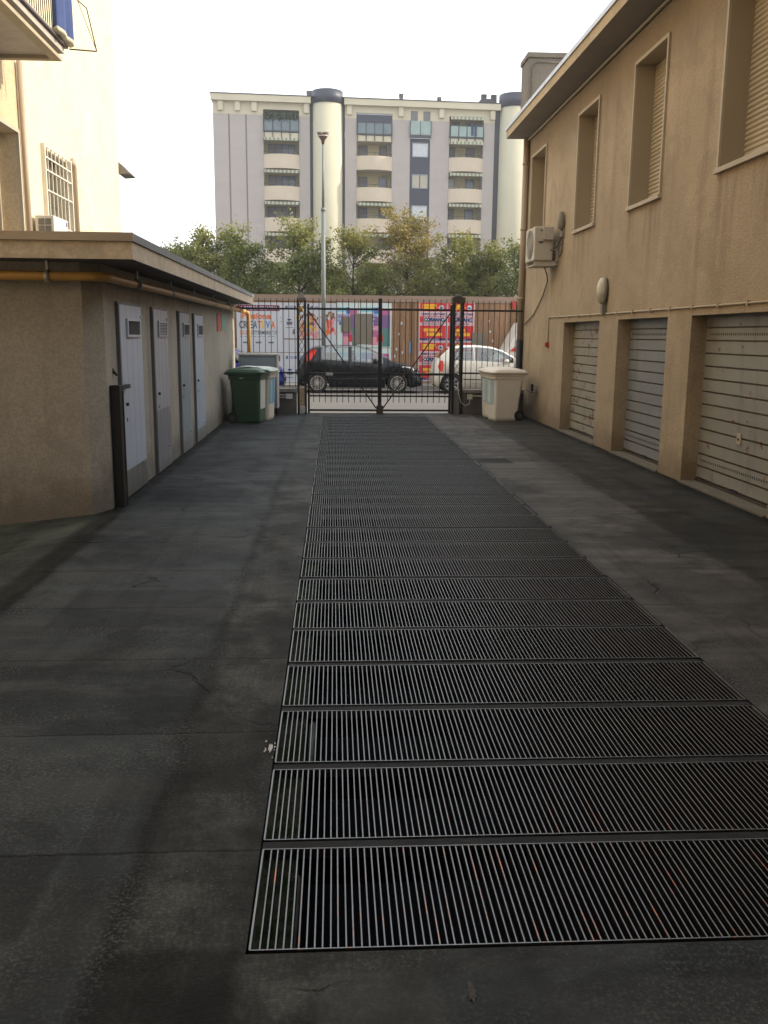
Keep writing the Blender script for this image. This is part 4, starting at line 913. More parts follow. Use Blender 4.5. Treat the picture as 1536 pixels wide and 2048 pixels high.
pyel = pcol('yellow', (.75, .42, .03)); pgre = pcol('grey', (.13, .14, .17)); pcy = pcol('cyan', (.22, .52, .68)); pmag = pcol('magenta', (.40, .12, .27)); ppur = pcol('purple', (.17, .10, .26)); pgrn = pcol('green', (.08, .20, .19)); ppk = pcol('pink', (.62, .28, .38)); pbrn = pcol('brown', (.16, .09, .06)); pskn = pcol('skin', (.50, .30, .19)); plil = pcol('lilac', (.30, .32, .58))
def text(s_, x, z, h, mt, parent, y, name='lettering', width=None, bold=0.0):
    cu = bpy.data.curves.new('lettering', 'FONT'); cu.body = s_; cu.size = h/.70; cu.offset = bold; cu.resolution_u = 2; cu.fill_mode = 'FRONT'
    ob = bpy.data.objects.new('tmp', cu); col.objects.link(ob); bpy.context.view_layer.update()
    me = bpy.data.meshes.new_from_object(ob.evaluated_get(bpy.context.evaluated_depsgraph_get())); bpy.data.objects.remove(ob)
    xs_ = [v.co.x for v in me.vertices]; w0 = max(xs_)-min(xs_); k = (width/w0) if width else 1; mn = min(xs_)
    for v in me.vertices: X_, Y_ = v.co.x, v.co.y; v.co = Vector((x+(X_-mn)*k, y, z+Y_))
    me.materials.clear(); me.materials.append(mt); o = bpy.data.objects.new(name, me); col.objects.link(o); o.parent = parent; o.location = -Vector(parent.location); return o
def rects(par, items, y, name='print'):
    mats = []; m = MB()
    for k, (x0, x1, z0, z1, mt) in enumerate(items):
        if mt not in mats: mats.append(mt)
        m.mi = mats.index(mt); yy = y-.0006*(k+1); m.quad((x0, yy, z0), (x1, yy, z0), (x1, yy, z1), (x0, yy, z1))
    return lp(m, name, mats, par, recalc=False)
def sheet(par, x0, x1, z0, z1, mt, y=None): m = MB(); y = y or YP; m.box(x0, x1, y, y+.003, z0, z1); return lp(m, 'sheet', mt, par)
def fest_poster(x0, zt, label):     # white festival poster
    t = thing('festival_poster', label, 'poster', (x0, YP, zt-1.6), 'white festival posters on the plank fence'); z0 = zt-1.62; sheet(t, x0, x0+1.55, max(z0, .12), zt, pw)
    y = YP-.004
    def L(dz): return zt-dz
    rects(t, [(x0+.0, x0+1.42, L(.28), L(.09), pmar)], YP)
    text('LA CIVILTÀ CREATIVA', x0+.06, L(.24), .11, pw, t, y, width=1.30, bold=.004)
    text('Passione', x0+.18, L(.53), .19, pora, t, y, width=.95, bold=.010)
    for ch, xx, mt in zip('CREATIVA', (0, .15, .31, .46, .61, .76, .88, 1.05), (pgre, pgre, pblu, pgre, pora, pyel, pblu, pora)):
        if L(.84) > .2: text(ch, x0+.08+xx, L(.84), .235, mt, t, y, width=.14 if ch != 'I' else .05, bold=.010)
    if L(1.05) > .2: text("22-24", x0+.10, L(1.04), .12, pora, t, y, width=.33, bold=.004); text("SETTEMBRE '17", x0+.47, L(1.04), .12, pgre, t, y, width=.86, bold=.003)
    it = []
    for k in range(8): it.append((x0+.1+.15*k, x0+.2+.15*k, L(1.12), L(1.105), pgre))
    for k in range(3): it.append((x0+.2+.42*k, x0+.38+.42*k, L(1.33), L(1.28), pgre)); 
    it.append((x0+1.44, x0+1.50, L(.5), L(.485), pgre)); it.append((x0+1.44, x0+1.50, L(.62), L(.605), pgre))
    rects(t, it, YP, 'small_print')
def art_poster(x0, zt, label, seed):      # right half: crowd of painted figures
    random.seed(seed); z0 = max(zt-1.62, .12); t = thing('picture_poster', label, 'poster', (x0, YP, zt-1.6), 'picture posters on the plank fence'); sheet(t, x0, x0+1.33, z0, zt, pw)
    mats = [pbrn, pskn, pora, ppk, pgre, pw, pyel]; m = MB(); k = 0
    for cx, wd in ((.62, .20), (.98, .22)):
        for q in range(46):
            x = x0+cx+random.gauss(0, wd*.55); z = zt-random.uniform(.38, 1.12); 
            if z-.1 < z0: continue
            rx, rz_ = random.uniform(.02, .075), random.uniform(.03, .10); m.mi = random.choice([0, 0, 1, 1, 2, 3, 4, 1, 6]) if z > zt-.95 else random.choice([2, 3, 3, 1]); k += 1; y = YP-.001-.00008*k
            n = 7; m.quad(*[(x+rx*math.cos(6.283*a/n+q)*random.uniform(.7, 1.2), y, z+rz_*math.sin(6.283*a/n+q)*random.uniform(.7, 1.2)) for a in range(n)])
    lp(m, 'picture', mats, t, recalc=False)
    rects(t, [(x0+.05+.14*i, x0+.05+.14*i+.08*(1+i % 2*.4), zt-.20, zt-.10, plil if i % 2 else pgre) for i in range(8)]+[(x0+.0, x0+1.30, zt-1.20, zt-1.165, pbrn)]+([(x0+.07, x0+.3, zt-.82, zt-.80, pgre), (x0+.09, x0+.28, zt-.72, zt-.62, pgre), (x0+.12, x0+.24, zt-.58, zt-.53, pnav)]), YP, 'lettering_lines')
fest_poster(-3.22, 2.74, 'white festival poster with big coloured letters, upper one left of the gate')
fest_poster(-3.22, 1.10, 'white festival poster with coloured letters, lower one behind the cabinet and blue car')
art_poster(-1.66, 2.74, 'white poster with a crowd of brown and pink figures, behind the left gate pier', 3)
art_poster(-1.66, 1.10, 'lower white poster with a crowd of figures, mostly behind the black car', 4)
# second half of the picture poster, seen right of the street lamp
random.seed(9); t = thing('picture_poster', 'narrow white poster strip with a pink robed figure right of the street lamp', 'poster', (-.3, YP, 1.8), 'picture posters on the plank fence'); sheet(t, -.325, .07, 1.12, 2.74, pw)
m = MB()
for q in range(34):
    x = -.13+random.gauss(0, .09); z = random.uniform(1.75, 2.42); m.mi = random.choice([0, 1, 2, 3]) if z > 2.15 else random.choice([2, 3, 3, 4]); n = 6; y = YP-.001-.0001*q
    m.quad(*[(x+.06*math.cos(6.283*a/n+q)*random.uniform(.5, 1.2), y, z+.09*math.sin(6.283*a/n+q)*random.uniform(.6, 1.2)) for a in range(n)])
lp(m, 'picture', [pbrn, pskn, pora, ppk, pred], t, recalc=False)
def colour_poster(x0, x1, zt, z0, label):
    t = thing('colour_poster', label, 'poster', (x0, YP, z0), 'blue and magenta posters on the plank fence'); sheet(t, x0, x1, z0, zt, pcol('pale', (.55, .66, .68))); w_ = x1-x0; H = 1.5
    def q(a, b, c, d, mt): return (x0+a*w_, x0+b*w_, max(zt-d*H, z0+.01), max(zt-c*H, z0+.02), mt)
    it = [q(.05, .45, .10, .20, pcy), q(.45, .62, .10, .24, pblu), q(.62, .96, .12, .50, pmag), q(.66, .96, .26, .62, ppur), q(.05, .58, .25, .42, plil), q(.12, .42, .42, .48, pblu), q(.45, .70, .30, .55, ppur), q(.30, .62, .50, .60, ppk), q(.30, .75, .60, .74, pmag), q(.72, .96, .55, .95, pgrn), q(.30, .64, .74, .92, ppk), q(.55, .74, .70, .85, pred), q(.33, .5, .55, .57, pw), q(.08, .5, .34, .36, pw), q(.10, .5, .29, .31, pmag)]
    it = [i for i in it if i[3]-i[2] > .012]; rects(t, it, YP)
colour_poster(.08, .80, 2.76, 1.30, 'blue and magenta abstract poster left of the grey paste patch')
colour_poster(.82, 1.92, 2.76, 1.30, 'wider blue and magenta poster with a green corner, right of the grey paste patch')
colour_poster(.08, 1.92, 1.28, .12, 'lower blue and purple poster mostly hidden behind the black car roof')
for x0, x1, z0, z1, lb in ((.24, .56, 1.80, 2.30, 'small brown grey paper patch on the blue posters'), (.70, 1.29, 1.42, 2.40, 'large brown grey paper patch pasted over the blue and magenta posters'), (4.62, 5.10, 1.40, 1.82, 'brown grey paper patch beside the red posters')):
    m = MB(); m.box(x0, x1, YP-.028, YP-.025, z0, z1); tag(m.build('paper_patch', M('kraft_patch', (.17, .15, .12), .8, var=.12, vs=5)), lb, 'paper patch', 'blank paper patches on the posters')
def red_poster(x0, zt, label):
    t = thing('event_poster', label, 'poster', (x0, YP, zt-1.3), 'red town event posters on the plank fence'); w_ = .93; z0 = zt-1.30; sheet(t, x0, x0+w_, z0, zt, pcol('pinkwhite', (.62, .45, .50)))
    y = YP-.010
    def q(a, b, c, d, mt): return (x0+a*w_, x0+b*w_, zt-d, zt-c, mt)
    rects(t, [q(.03, .97, .02, .30, pred), q(.12, .62, .06, .14, pyel), q(.12, .55, .15, .24, pyel), q(.62, .80, .15, .19, pora), q(.03, .97, .46, .66, pred), q(.14, .95, .485, .645, pcol('pale2', (.60, .60, .64))), q(.03, .97, .76, 1.18, pred), q(.15, .66, .86, .94, pyel), q(.18, .70, .95, .985, pora), q(.28, .84, 1.0, 1.10, pyel), q(.03, .97, 1.18, 1.25, pnav)], YP)
    m = MB()
    i = len(m.v); n = 18; m.quad(*[(x0+.80*w_+.085*math.cos(6.283*a/n), y, zt-.17+.085*math.sin(6.283*a/n)) for a in range(n)]); m.mi = 1
    m.quad(*[(x0+.80*w_+.065*math.cos(6.283*a/n), y-.001, zt-.18+.024*math.sin(6.283*a/n)) for a in range(n)]); lp(m, 'emblem', [pw, pnav], t, recalc=False)
    text('DOMENICA 24 SETTEMBRE', x0+.07, zt-.42, .07, pnav, t, y, width=.82, bold=.002)
    text('CORMANO', x0+.16, zt-.625, .12, pnav, t, y, width=.70, bold=.012)
    text('VIA PAPA GIOVANNI XXIII', x0+.07, zt-.73, .045, pnav, t, y, width=.68, bold=.001)
    rects(t, [q(.30, .72, 1.205, 1.222, pw)], YP-.008, 'small_print')
red_poster(2.84, 2.80, 'red and yellow CORMANO poster, upper left of the four'); red_poster(3.78, 2.80, 'red and yellow CORMANO poster, upper right of the four')
red_poster(2.84, 1.49, 'red and yellow CORMANO poster, lower left, above the black car bonnet'); red_poster(3.78, 1.49, 'red and yellow CORMANO poster, lower right, behind the white car')
random.seed(21)
def torn(cx, cz, w_, h_, mt, label):
    m = MB(); n = 9; pts = []
    for k in range(n): a = 6.283*k/n; rr = random.uniform(.45, 1); pts.append((cx+w_*rr*math.cos(a), cz+h_*rr*math.sin(a)))
    m.prism(pts, 'y', YP-.002, YP+.004); tag(m.build('torn_paper', mt), label, 'torn paper', 'torn paper scraps on the planks')
torn(2.55, 1.30, .05, .30, pcol('bluescrap', (.12, .25, .40)), 'long torn blue paper scrap above the black car bonnet')
for cx, cz in ((2.18, 1.75), (2.25, 2.1), (2.1, 1.25), (2.30, 1.15), (2.03, 1.02), (5.25, 1.85), (5.35, 1.55), (5.2, 2.2)): torn(cx, cz, .04, .07, pw, 'small white torn paper scrap on the brown planks')

# ================================================================ STREET LAMP
sl = thing('street_lamp', 'tall slim grey street lamp with a double cup head behind the black car', 'street lamp', (-.335, 30.2, 0))
m_post = M('galvanised_post', (.17, .19, .19), .6, .2, var=.1)
m = MB(); m.tube([(-.335, 30.2, 0), (-.335, 30.2, 3.5), (-.335, 30.2, 5.6)], [.075, .07, .06], 14); m.tube([(-.335, 30.2, 5.6), (-.335, 30.2, 7.6)], [.045, .03], 12); m.tube([(-.335, 30.2, 5.55), (-.335, 30.2, 5.65)], .075, 12); lp(m, 'post', m_post, sl)
m = MB(); m_br = M('lamp_head_brown', (.10, .07, .06), .5)
m.tube([(-.335, 30.2, 7.55), (-.335, 30.2, 7.66), (-.335, 30.2, 7.76), (-.335, 30.2, 7.83)], [.035, .06, .13, .17], 18)
m.tube([(-.43, 30.2, 7.80), (-.43, 30.2, 7.90)], [.06, .10], 12); m.tube([(-.24, 30.2, 7.80), (-.24, 30.2, 7.90)], [.06, .10], 12); lp(m, 'lamp_head', m_br, sl)
m = MB(); m.tube([(-.335, 30.2, 7.775), (-.335, 30.2, 7.80)], [.15, .168], 18); lp(m, 'diffuser', M('pale_diffuser', (.5, .45, .42), .4), sl)

# ================================================================ TREES
def leaf_mat(name, a, b, c, zb_, zt):
    t = NT(name); X, Y, Z = t.xyz(); oi = t.n('ShaderNodeObjectInfo').outputs['Random']
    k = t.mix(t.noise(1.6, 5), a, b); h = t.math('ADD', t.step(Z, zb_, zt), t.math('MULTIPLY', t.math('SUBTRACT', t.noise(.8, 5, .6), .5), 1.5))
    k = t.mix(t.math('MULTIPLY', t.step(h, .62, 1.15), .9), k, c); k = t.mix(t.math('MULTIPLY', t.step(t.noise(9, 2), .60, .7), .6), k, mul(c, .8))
    t.put(t.b.inputs['Base Color'], k); t.b.inputs['Roughness'].default_value = .6
    tr = t.n('ShaderNodeBsdfTranslucent'); t.put(tr.inputs[0], k); mx = t.n('ShaderNodeMixShader'); mx.inputs[0].default_value = .3
    out = [n for n in t.t.nodes if n.type == 'OUTPUT_MATERIAL'][0]; t.t.links.new(t.b.outputs[0], mx.inputs[1]); t.t.links.new(tr.outputs[0], mx.inputs[2]); t.t.links.new(mx.outputs[0], out.inputs[0]); return t.m
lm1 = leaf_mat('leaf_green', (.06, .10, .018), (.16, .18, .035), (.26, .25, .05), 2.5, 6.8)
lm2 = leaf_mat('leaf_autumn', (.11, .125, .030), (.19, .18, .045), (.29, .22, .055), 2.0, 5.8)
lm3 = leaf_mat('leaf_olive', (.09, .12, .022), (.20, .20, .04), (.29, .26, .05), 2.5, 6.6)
m_bark = M('bark', (.07, .055, .042), .95, var=.3, vs=8, bump=.01)
def tree(x, y, H, rad, mt, seed, label, nleaf=10500, low=.20):
    rnd = random.Random(seed); t = thing('street_tree', label, 'tree', (x, y, 0), 'row of street trees behind the plank fence')
    tr = MB(); tr.tube([(0, 0, -.05), (.03, .02, H*.3), (-.04, .02, H*.62), (0, 0, H*.93)], [.11, .085, .05, .012], 8)
    cr = MB(); limbs = []
    tr2 = MB()
    for k in range(46):
        f = rnd.uniform(low, .90); z = H*f; a = rnd.uniform(0, 6.283); env = (1-((f-.38)/.62)**2 if f > .38 else .7+.3*(f/.38))**.6; L = rad*env*rnd.uniform(.65, 1.2)
        dx, dy = math.cos(a), math.sin(a); up = rnd.uniform(.55, 1.25)
        p0 = Vector((0, 0, z)); p1 = p0+Vector((dx*L*.55, dy*L*.55, L*up*.45)); p2 = p0+Vector((dx*L, dy*L, L*up)); 
        if p2.z > H*1.02: p2.z = H*1.02
        limbs.append((p0, p1, p2, L)); tr2.tube([p0, p1, p2], [.028, .017, .005], 5)
    limbs.append((Vector((0, 0, H*.75)), Vector((.03, 0, H*.9)), Vector((0, 0, H*1.03)), rad*.6))
    # twigs off limbs carry the leaf tufts
    tufts = []
    for p0, p1, p2, L in limbs:
        for q in range(9):
            s_ = rnd.uniform(.25, 1.0); p = (p0*(1-s_)**2+p1*2*s_*(1-s_)+p2*s_*s_); d = Vector((rnd.gauss(0, 1), rnd.gauss(0, 1), abs(rnd.gauss(.5, .8)))).normalized()*rnd.uniform(.12, .42); tufts.append((p, p+d))
    per = nleaf//len(tufts)
    for a, b in tufts:
        sc = rnd.uniform(.10, .19)
        for q in range(per):
            s_ = rnd.random(); c = a.lerp(b, s_)+Vector((rnd.gauss(0, sc), rnd.gauss(0, sc), rnd.gauss(0, sc*.9)))
            u = Vector((rnd.gauss(0, 1), rnd.gauss(0, 1), rnd.gauss(0, .7))).normalized(); v = u.cross(Vector((rnd.gauss(0, 1), rnd.gauss(0, 1), rnd.gauss(0, 1)))).normalized(); l = rnd.uniform(.035, .075); w_ = l*.62
            cr.quad(c-u*l, c+v*w_-u*l*.1, c+u*l, c-v*w_-u*l*.1)
    tr.build('trunk', m_bark, t); tr2.build('branches', m_bark, t); cr.build('crown', mt, t, recalc=False)
    return t
TR = [(-7.0, 41, 5.5, 1.1, lm1, 'small dark green tree top just showing over the shed roof'), (-5.55, 40, 6.25, 1.45, lm3, 'green and gold tree left of the grey apartment wall, rising over the shed roof'), (-3.75, 40, 6.05, 1.35, lm1, 'green tree with a yellow tip in front of the blank grey apartment wall'),
      (-1.45, 40, 6.5, 1.55, lm1, 'dark green tree just left of the street lamp'), (.85, 40, 6.1, 1.6, lm3, 'airy olive tree just right of the street lamp'), (3.1, 40, 7.0, 1.6, lm2, 'tall orange brown autumn tree in the middle, above the red posters'),
      (5.15, 40, 6.0, 1.55, lm3, 'olive tree right of the orange autumn tree'), (6.75, 40.3, 5.6, 1.3, lm3, 'low olive tree with a rusty top near the right cylinder tower'), (8.2, 39, 5.9, 1.2, lm1, 'dark green tree at the corner of the ochre building')]
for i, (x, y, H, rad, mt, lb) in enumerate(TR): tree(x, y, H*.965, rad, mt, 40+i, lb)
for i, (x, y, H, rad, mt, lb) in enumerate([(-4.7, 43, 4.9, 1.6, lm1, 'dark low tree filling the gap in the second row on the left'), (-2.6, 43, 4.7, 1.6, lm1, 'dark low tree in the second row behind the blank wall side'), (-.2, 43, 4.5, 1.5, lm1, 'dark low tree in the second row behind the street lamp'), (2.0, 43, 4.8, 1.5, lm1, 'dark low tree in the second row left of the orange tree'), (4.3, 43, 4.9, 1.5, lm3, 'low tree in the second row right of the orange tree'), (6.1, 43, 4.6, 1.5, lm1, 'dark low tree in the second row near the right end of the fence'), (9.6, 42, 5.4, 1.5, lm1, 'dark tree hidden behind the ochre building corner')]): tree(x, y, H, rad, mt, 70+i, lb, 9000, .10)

# ================================================================ APARTMENT BLOCK
ap = thing('apartment_block', 'grey and cream apartment block with two round towers and curved balconies beyond the trees', 'apartment block', (-10.48, 84, 0), None, R(3.5))
ZO = 0
am = M('mauve_brick', (.36, .322, .305), .85, var=.05, vs=.6, stretch=(1, 1, 3)); ac_ = M('cream_concrete', (.50, .45, .34), .85, var=.07, vs=.5); ac2 = M('cream_panel', (.45, .42, .31), .85, var=.06, vs=.4); anv = M('navy_cladding', (.022, .026, .05), .5, var=.1); adk = M('dark_gap', (.025, .026, .035), .7)
agr = M('dark_groove', (.15, .135, .14), .8); aback = M('balcony_back_wall', (.40, .34, .19), .85, var=.06); awin = M('flat_window', (.10, .13, .17), .15, var=.3, vs=1.5); ashu = M('grey_shutter', (.14, .135, .14), .6); awht = M('white_shutter', (.45, .47, .50), .6); apar = M('parapet_cream', (.50, .42, .33), .85, var=.06, vs=.8)
aawn = NT('striped_awning'); _x = aawn.xyz(); _s = aawn.step(aawn.math('SINE', aawn.math('MULTIPLY', _x[0], 18.0)), -.2, .2); aawn = aawn.done(aawn.mix(_s, (.50, .48, .38), (.20, .24, .18)), .8)
aglass = M('balcony_glass', (.10, .14, .16), .12, var=.25, vs=1.2); aframe = M('dark_frame', (.04, .045, .055), .6); agg = M('green_glass', (.22, .30, .28), .15, var=.2, vs=1)
BAYS = [(4.39, 7.49), (12.51, 15.66), (20.77, 23.86)]
def apb(m, n, mt, par=None, **k): o = m.build(n, mt, par or ap, **k); return o
# front wall with bay recesses
def front(m, u0, u1, z0, z1, y=0): m.quad((u0, y, z0), (u1, y, z0), (u1, y, z1), (u0, y, z1))
m = MB(); segs = [(.1, 4.39), (7.49, 8.42), (11.49, 12.51), (15.66, 17.26), (19.06, 20.77), (23.86, 24.86), (28.6, 36)]
ZM = 20.33
for a, b in segs: front(m, a, b, 0, ZM)
m.quad((.1, 0, 0), (.1, 13, 0), (.1, 13, 21.3), (.1, 0, 21.3)); m.quad((36, 0, 0), (36, 13, 0), (36, 13, 21.3), (36, 0, 21.3)); front(m, .1, 36, 0, 21.3, 13)
for a, b in BAYS:
    for u in (a, b): m.quad((u, 0, 0), (u, 1.4, 0), (u, 1.4, ZM), (u, 0, ZM))
apb(m, 'mauve_wall', am, recalc=False)
m = MB()
for a, b in segs: front(m, a, b, ZM, 21.35, -.004)
for a, b in BAYS: front(m, a, b, 20.8, 21.35, -.004); m.quad((a, 0, 20.8), (b, 0, 20.8), (b, 1.4, 20.8), (a, 1.4, 20.8)); [m.quad((u, 0, ZM), (u, 1.4, ZM), (u, 1.4, 20.8), (u, 0, 20.8)) for u in (a, b)]
front(m, 17.26, 19.06, 18.85, 21.35, -.004)
for u in (.55, 2.0, 3.42, 7.9, 11.65, 16.2, 19.8, 24.4): m.box(u, u+.43, -.26, -.005, 20.58, 21.33)
m.box(-.05, 8.5, -.42, -.006, 21.352, 21.86); m.box(11.4, 25.28, -.42, -.006, 21.352, 21.86); m.box(28.5, 36, -.42, -.006, 21.352, 21.86)
apb(m, 'cornice', ac_, recalc=False)
m = MB(); m.box(-.1, 36, -.46, 13.2, 21.862, 21.94); apb(m, 'roof', adk)
m = MB()
for u in (1.46, 2.92): m.box(u-.06, u+.06, -.012, -.002, 0, ZM)
apb(m, 'expansion_joints', agr)
m = MB(); front(m, 17.26, 19.06, 0, 18.85, .05); apb(m, 'navy_panel', anv, recalc=False)
for a, b in ((8.42, 8.72), (11.22, 11.49), (24.86, 25.35)):
    m = MB(); m.box(a, b, .1, .5, 0, 21.3); apb(m, 'shadow_gap', adk)
for i, (c, r_, zt) in enumerate(((9.975, 1.30, 22.45), (26.75, 1.42, 22.75))):
    m = MB(); m.tube([(c, .25, 0), (c, .25, 21.38+.25*i)], r_, 48); tw = apb(m, 'round_tower', ac2)
    m = MB(); m.tube([(c, .25, 21.382+.25*i), (c, .25, zt)], r_+.05, 48); o = apb(m, 'tower_cap', anv); o.parent = tw
    m = MB()
    for z in (5.3, 8.0, 10.6, 13.3, 15.9, 18.6): m.tube([(c, .25, z), (c, .25, z+.012)], r_+.004, 48, caps=False)
    o = apb(m, 'joint_lines', ac_); o.parent = tw
for u, w_, z in ((16.42, .30, 22.75), (19.86, .28, 22.6), (8.22, .45, 22.7)):
    m = MB(); m.box(u, u+w_, 1, 1.3, 21.94, z-.3)
    for k in range(3): m.box(u-.04, u+w_+.04, .96, 1.34, z-.27+.1*k, z-.21+.1*k)
    m.box(u+.06, u+w_-.06, 1.05, 1.25, z-.3, z); apb(m, 'chimney', agr)
m = MB(); m.box(23.8, 25.2, 1, 2.2, 21.94, 22.6)
for u in (23.85, 24.75):
    m.box(u+.05, u+.4, 1.1, 1.5, 22.6, 23.0)
    for k in range(3): m.box(u, u+.46, 1.05, 1.55, 22.68+.12*k, 22.75+.12*k)
apb(m, 'chimney', M('chimney_slate', (.06, .06, .07), .8))
for u, z in ((10.15, 24.1), (25.1, 24.5)):
    m = MB(); m.tube([(u, .6, 21.9), (u, .6, z)], .022, 6); m.box(u-.22, u+.22, .59, .61, z-.5, z-.47); m.box(u-.14, u+.14, .59, .61, z-.25, z-.22); m.box(u-.3, u-.0, .59, .61, z-1.5, z-1.47); apb(m, 'antenna', M('thin_antenna', (.35, .35, .36), .4))
def curved_parapet(a, b, z0, z1):
    m = MB(); n = 14; R0 = .52
    P = [(a+(b-a)*k/n, -.03-R0*math.sin(math.pi*(k/n))**.7 if 0 < k < n else -.03) for k in range(n+1)]
    for (ua, ya), (ub, yb) in zip(P, P[1:]):
        m.quad((ua, ya, z0), (ub, yb, z0), (ub, yb, z1), (ua, ya, z1)); m.quad((ua, ya+.12, z0), (ub, yb+.12, z0), (ub, yb+.12, z1), (ua, ya+.12, z1)); m.quad((ua, ya, z1), (ub, yb, z1), (ub, yb+.12, z1), (ua, ya+.12, z1)); m.quad((ua, ya, z0), (ub, yb, z0), (ub, 1.39, z0), (ua, 1.39, z0)); m.quad((ua, ya+.12, z0+.13), (ub, yb+.12, z0+.13), (ub, 1.39, z0+.13), (ua, 1.39, z0+.13))
    return m, P
def awning(a, b, z, out, drop):
    m = MB(); m.quad((a+.05, .05, z), (b-.05, .05, z), (b-.05, -out, z-drop), (a+.05, -out, z-drop)); n = 18
    for k in range(n):
        ua = a+.05+(b-a-.1)*k/n; ub = a+.05+(b-a-.1)*(k+1)/n; um = (ua+ub)/2
        m.quad((ua, -out-.005, z-drop), (ub, -out-.005, z-drop), (ub, -out-.005, z-drop-.13), (um, -out-.005, z-drop-.24), (ua, -out-.005, z-drop-.13))
    m.box(a+.04, b-.04, -out-.03, -out, z-drop-.03, z-drop+.03); return m
AW = {0: {0, 1, 2, 3}, 1: {2, 3}, 2: {0, 1, 2, 3}}
for bi, (a, b) in enumerate(BAYS):
    m = MB(); front(m, a, b, 0, 20.8, 1.4); apb(m, 'balcony_back', aback, recalc=False)
    for k in range(7):
        zt, z0 = 17.2-2.65*k+.09*(bi-1), 16.03-2.65*k+.09*(bi-1)
        if z0 < 0: break
        m, P_ = curved_parapet(a, b, z0, zt); bc = apb(m, 'balcony', apar, recalc=False)
        m = MB(); 
        for (ua, ya), (ub, yb) in zip(P_, P_[1:]): m.bar((ua, ya+.06, zt+.24), (ub, yb+.06, zt+.24), .04)
        for q in (0, 4, 7, 10, 14): m.bar((P_[q][0], P_[q][1]+.06, zt), (P_[q][0], P_[q][1]+.06, zt+.24), .035)
        o = apb(m, 'handrail', aframe); o.parent = bc
        f0 = z0+.14; W0 = []
        if bi == 0: W0 = [(a+.45, a+1.6, 1.0 if k else 0, ashu), (a+1.62, a+2.7, 1, awin)] if k != 2 else [(a+.3, a+1.5, 0, ashu), (a+1.56, a+2.75, 0, ashu)]
        elif bi == 1: W0 = [(a+.35, a+1.05, 0, ashu), (a+2.2, a+2.8, 1.0, [ashu, awin, ashu, ashu][k % 4])]
        else: W0 = [(a+.1, a+.75, 0, [ashu, awht, ashu, ashu][k % 4]), (a+1.85, a+2.55, 0, [ashu, awin, awin, awin][k % 4])]
        for (ua, ub, sill, mt) in W0:
            m = MB(); zz0 = f0+(.9 if sill else 0.0); m.box(ua, ub, 1.36, 1.395, zz0, f0+2.12); o = apb(m, 'window', mt)
            m = MB(); m.box(ua-.05, ua, 1.33, 1.395, zz0, f0+2.17); m.box(ub, ub+.05, 1.33, 1.395, zz0, f0+2.17); m.box(ua, ub, 1.33, 1.395, f0+2.12, f0+2.17)
            if ub-ua > .9: m.box((ua+ub)/2-.03, (ua+ub)/2+.03, 1.33, 1.359, zz0, f0+2.12)
            o2 = apb(m, 'window_frame', aframe); o2.parent = o
        if k in AW[bi]: apb(awning(a, b, z0+2.62, .45 if k else .5, .16), 'awning', aawn, recalc=False)
    m = MB(); m.box(a+1.55, a+1.75, 1.2, 1.39, 17.9, 18.02); 
    # top terrace
    m = MB(); m.box(a-.02, b+.02, -.1, 1.39, 18.46, 18.93); tb_ = apb(m, 'terrace_slab', ac_)
    m = MB()
    for k in range(5): u = a+.04+(b-a-.12)*k/4; m.box(u, u+.07, -.2, -.102, 18.5, 20.0)
    m.box(a, b, -.2, -.102, 18.97, 19.09); m.box(a, b, -.18, -.12, 19.96, 20.0); o = apb(m, 'terrace_rail', aframe); o.parent = tb_
    m = MB()
    for k in range(4): u = a+.12+(b-a-.12)*k/4; m.box(u, u+(b-a-.12)/4-.09, -.17, -.15, 19.1, 19.95)
    o = apb(m, 'glass_panel', aglass if bi < 2 else agg); o.parent = tb_
    m = MB(); m.box(a+.5, a+1.2, 1.36, 1.395, 19, 20.6); m.box(a+1.8, a+2.7, 1.36, 1.395, 19, 20.6); apb(m, 'window', ashu)
apb(awning(20.77, 23.86, 20.78, .45, .14), 'awning', aawn, recalc=False)
m = MB(); m.box(12.55, 15.62, -.05, -.0, 20.0, 20.66); m.mi = 1
for k in range(14): m.prism([(12.55+.22*k, 20.66), (12.77+.22*k, 20.66), (12.66+.22*k, 20.80)], 'y', -.05, 0)
o = apb(m, 'sun_screen', [anv, awht], recalc=False)
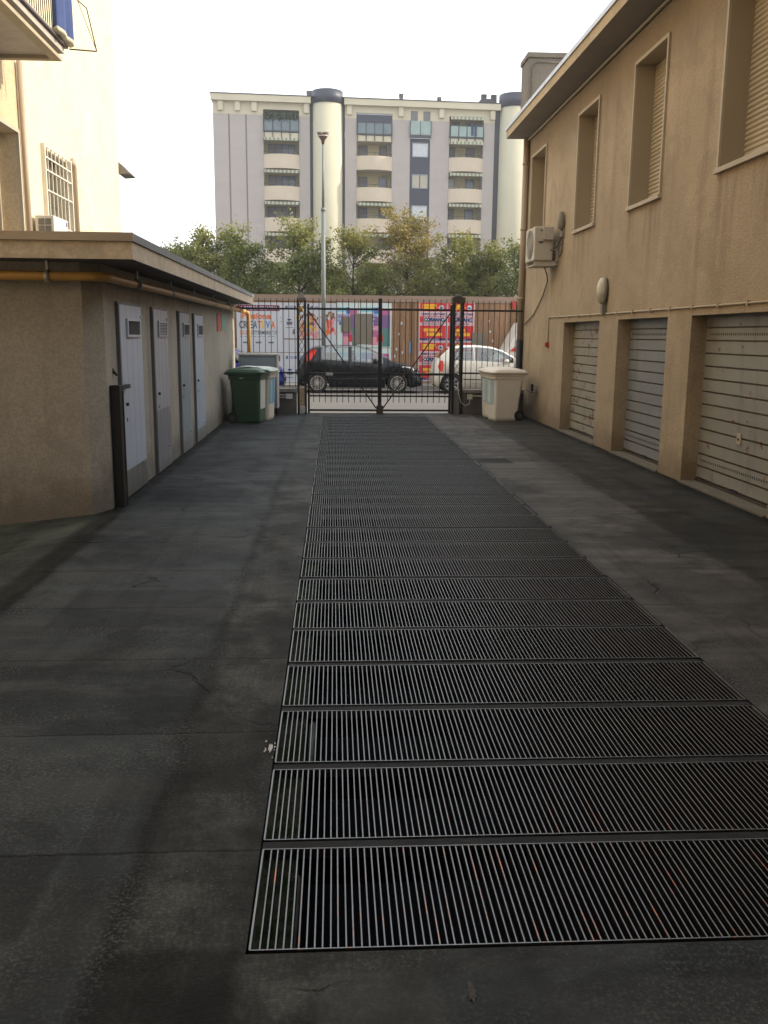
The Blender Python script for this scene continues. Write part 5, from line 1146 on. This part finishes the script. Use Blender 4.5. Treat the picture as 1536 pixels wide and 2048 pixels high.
# clothes on the right terrace
m = MB(); m.box(22.7, 22.9, -.28, -.22, 19.2, 20.2); m.box(23.0, 23.2, -.28, -.22, 19.15, 20.2); apb(m, 'laundry', M('laundry_blue', (.03, .05, .10), .9))
# hedge
m = MB(); random.seed(8)
for k in range(3200):
    c = Vector((random.uniform(4.42, 7.45), random.uniform(-.25, .5), random.uniform(19.9, 20.5)+.14*math.sin(k*.37))); u = Vector((random.gauss(0, 1), random.gauss(0, 1), random.gauss(0, 1))).normalized(); v = u.cross(Vector((random.gauss(0, 1), random.gauss(0, 1), random.gauss(0, 1)))).normalized(); m.quad(c-u*.07, c+v*.05, c+u*.07, c-v*.05)
apb(m, 'terrace_hedge', M('hedge_leaf', (.035, .06, .025), .7, var=.4, vs=3), recalc=False)
# middle strip windows
for k in range(7):
    z0 = 17.27-2.65*k+.02
    if z0 < 0: break
    m = MB(); m.box(17.52, 18.84, .02, .045, z0+.05, z0+1.13) if k % 2 == 0 else (m.box(17.52, 18.14, .02, .045, z0+.05, z0+1.13), m.box(18.22, 18.84, .02, .045, z0+.05, z0+1.13)); o = apb(m, 'window', awht if k != 1 else M('net_curtain', (.36, .33, .27), .6))
    m = MB(); m.box(17.46, 18.90, -.02, .046, z0-.02, z0+.05); m.box(17.46, 18.90, -.02, .046, z0+1.13, z0+1.19); m.box(17.46, 17.52, -.02, .046, z0+.05, z0+1.13); m.box(18.84, 18.90, -.02, .046, z0+.05, z0+1.13); o2 = apb(m, 'window_frame', M('grey_frame', (.20, .22, .25), .6)); o2.parent = o
for u in (17.30, 18.42):
    m = MB(); m.box(u, u+.62, -.03, -.008, 19.15, 21.1); apb(m, 'window', ashu)
m = MB(); m.box(17.22, 18.12, -.2, -.17, 19.12, 20.25); m.box(18.16, 19.10, -.2, -.17, 19.12, 20.25); apb(m, 'glass_panel', agg)
m = MB(); m.box(17.22, 19.10, -.22, -.006, 18.86, 19.05)
for u in (17.22, 18.12, 19.06): m.box(u, u+.05, -.23, -.16, 19.05, 20.27)
apb(m, 'terrace_rail', aframe)
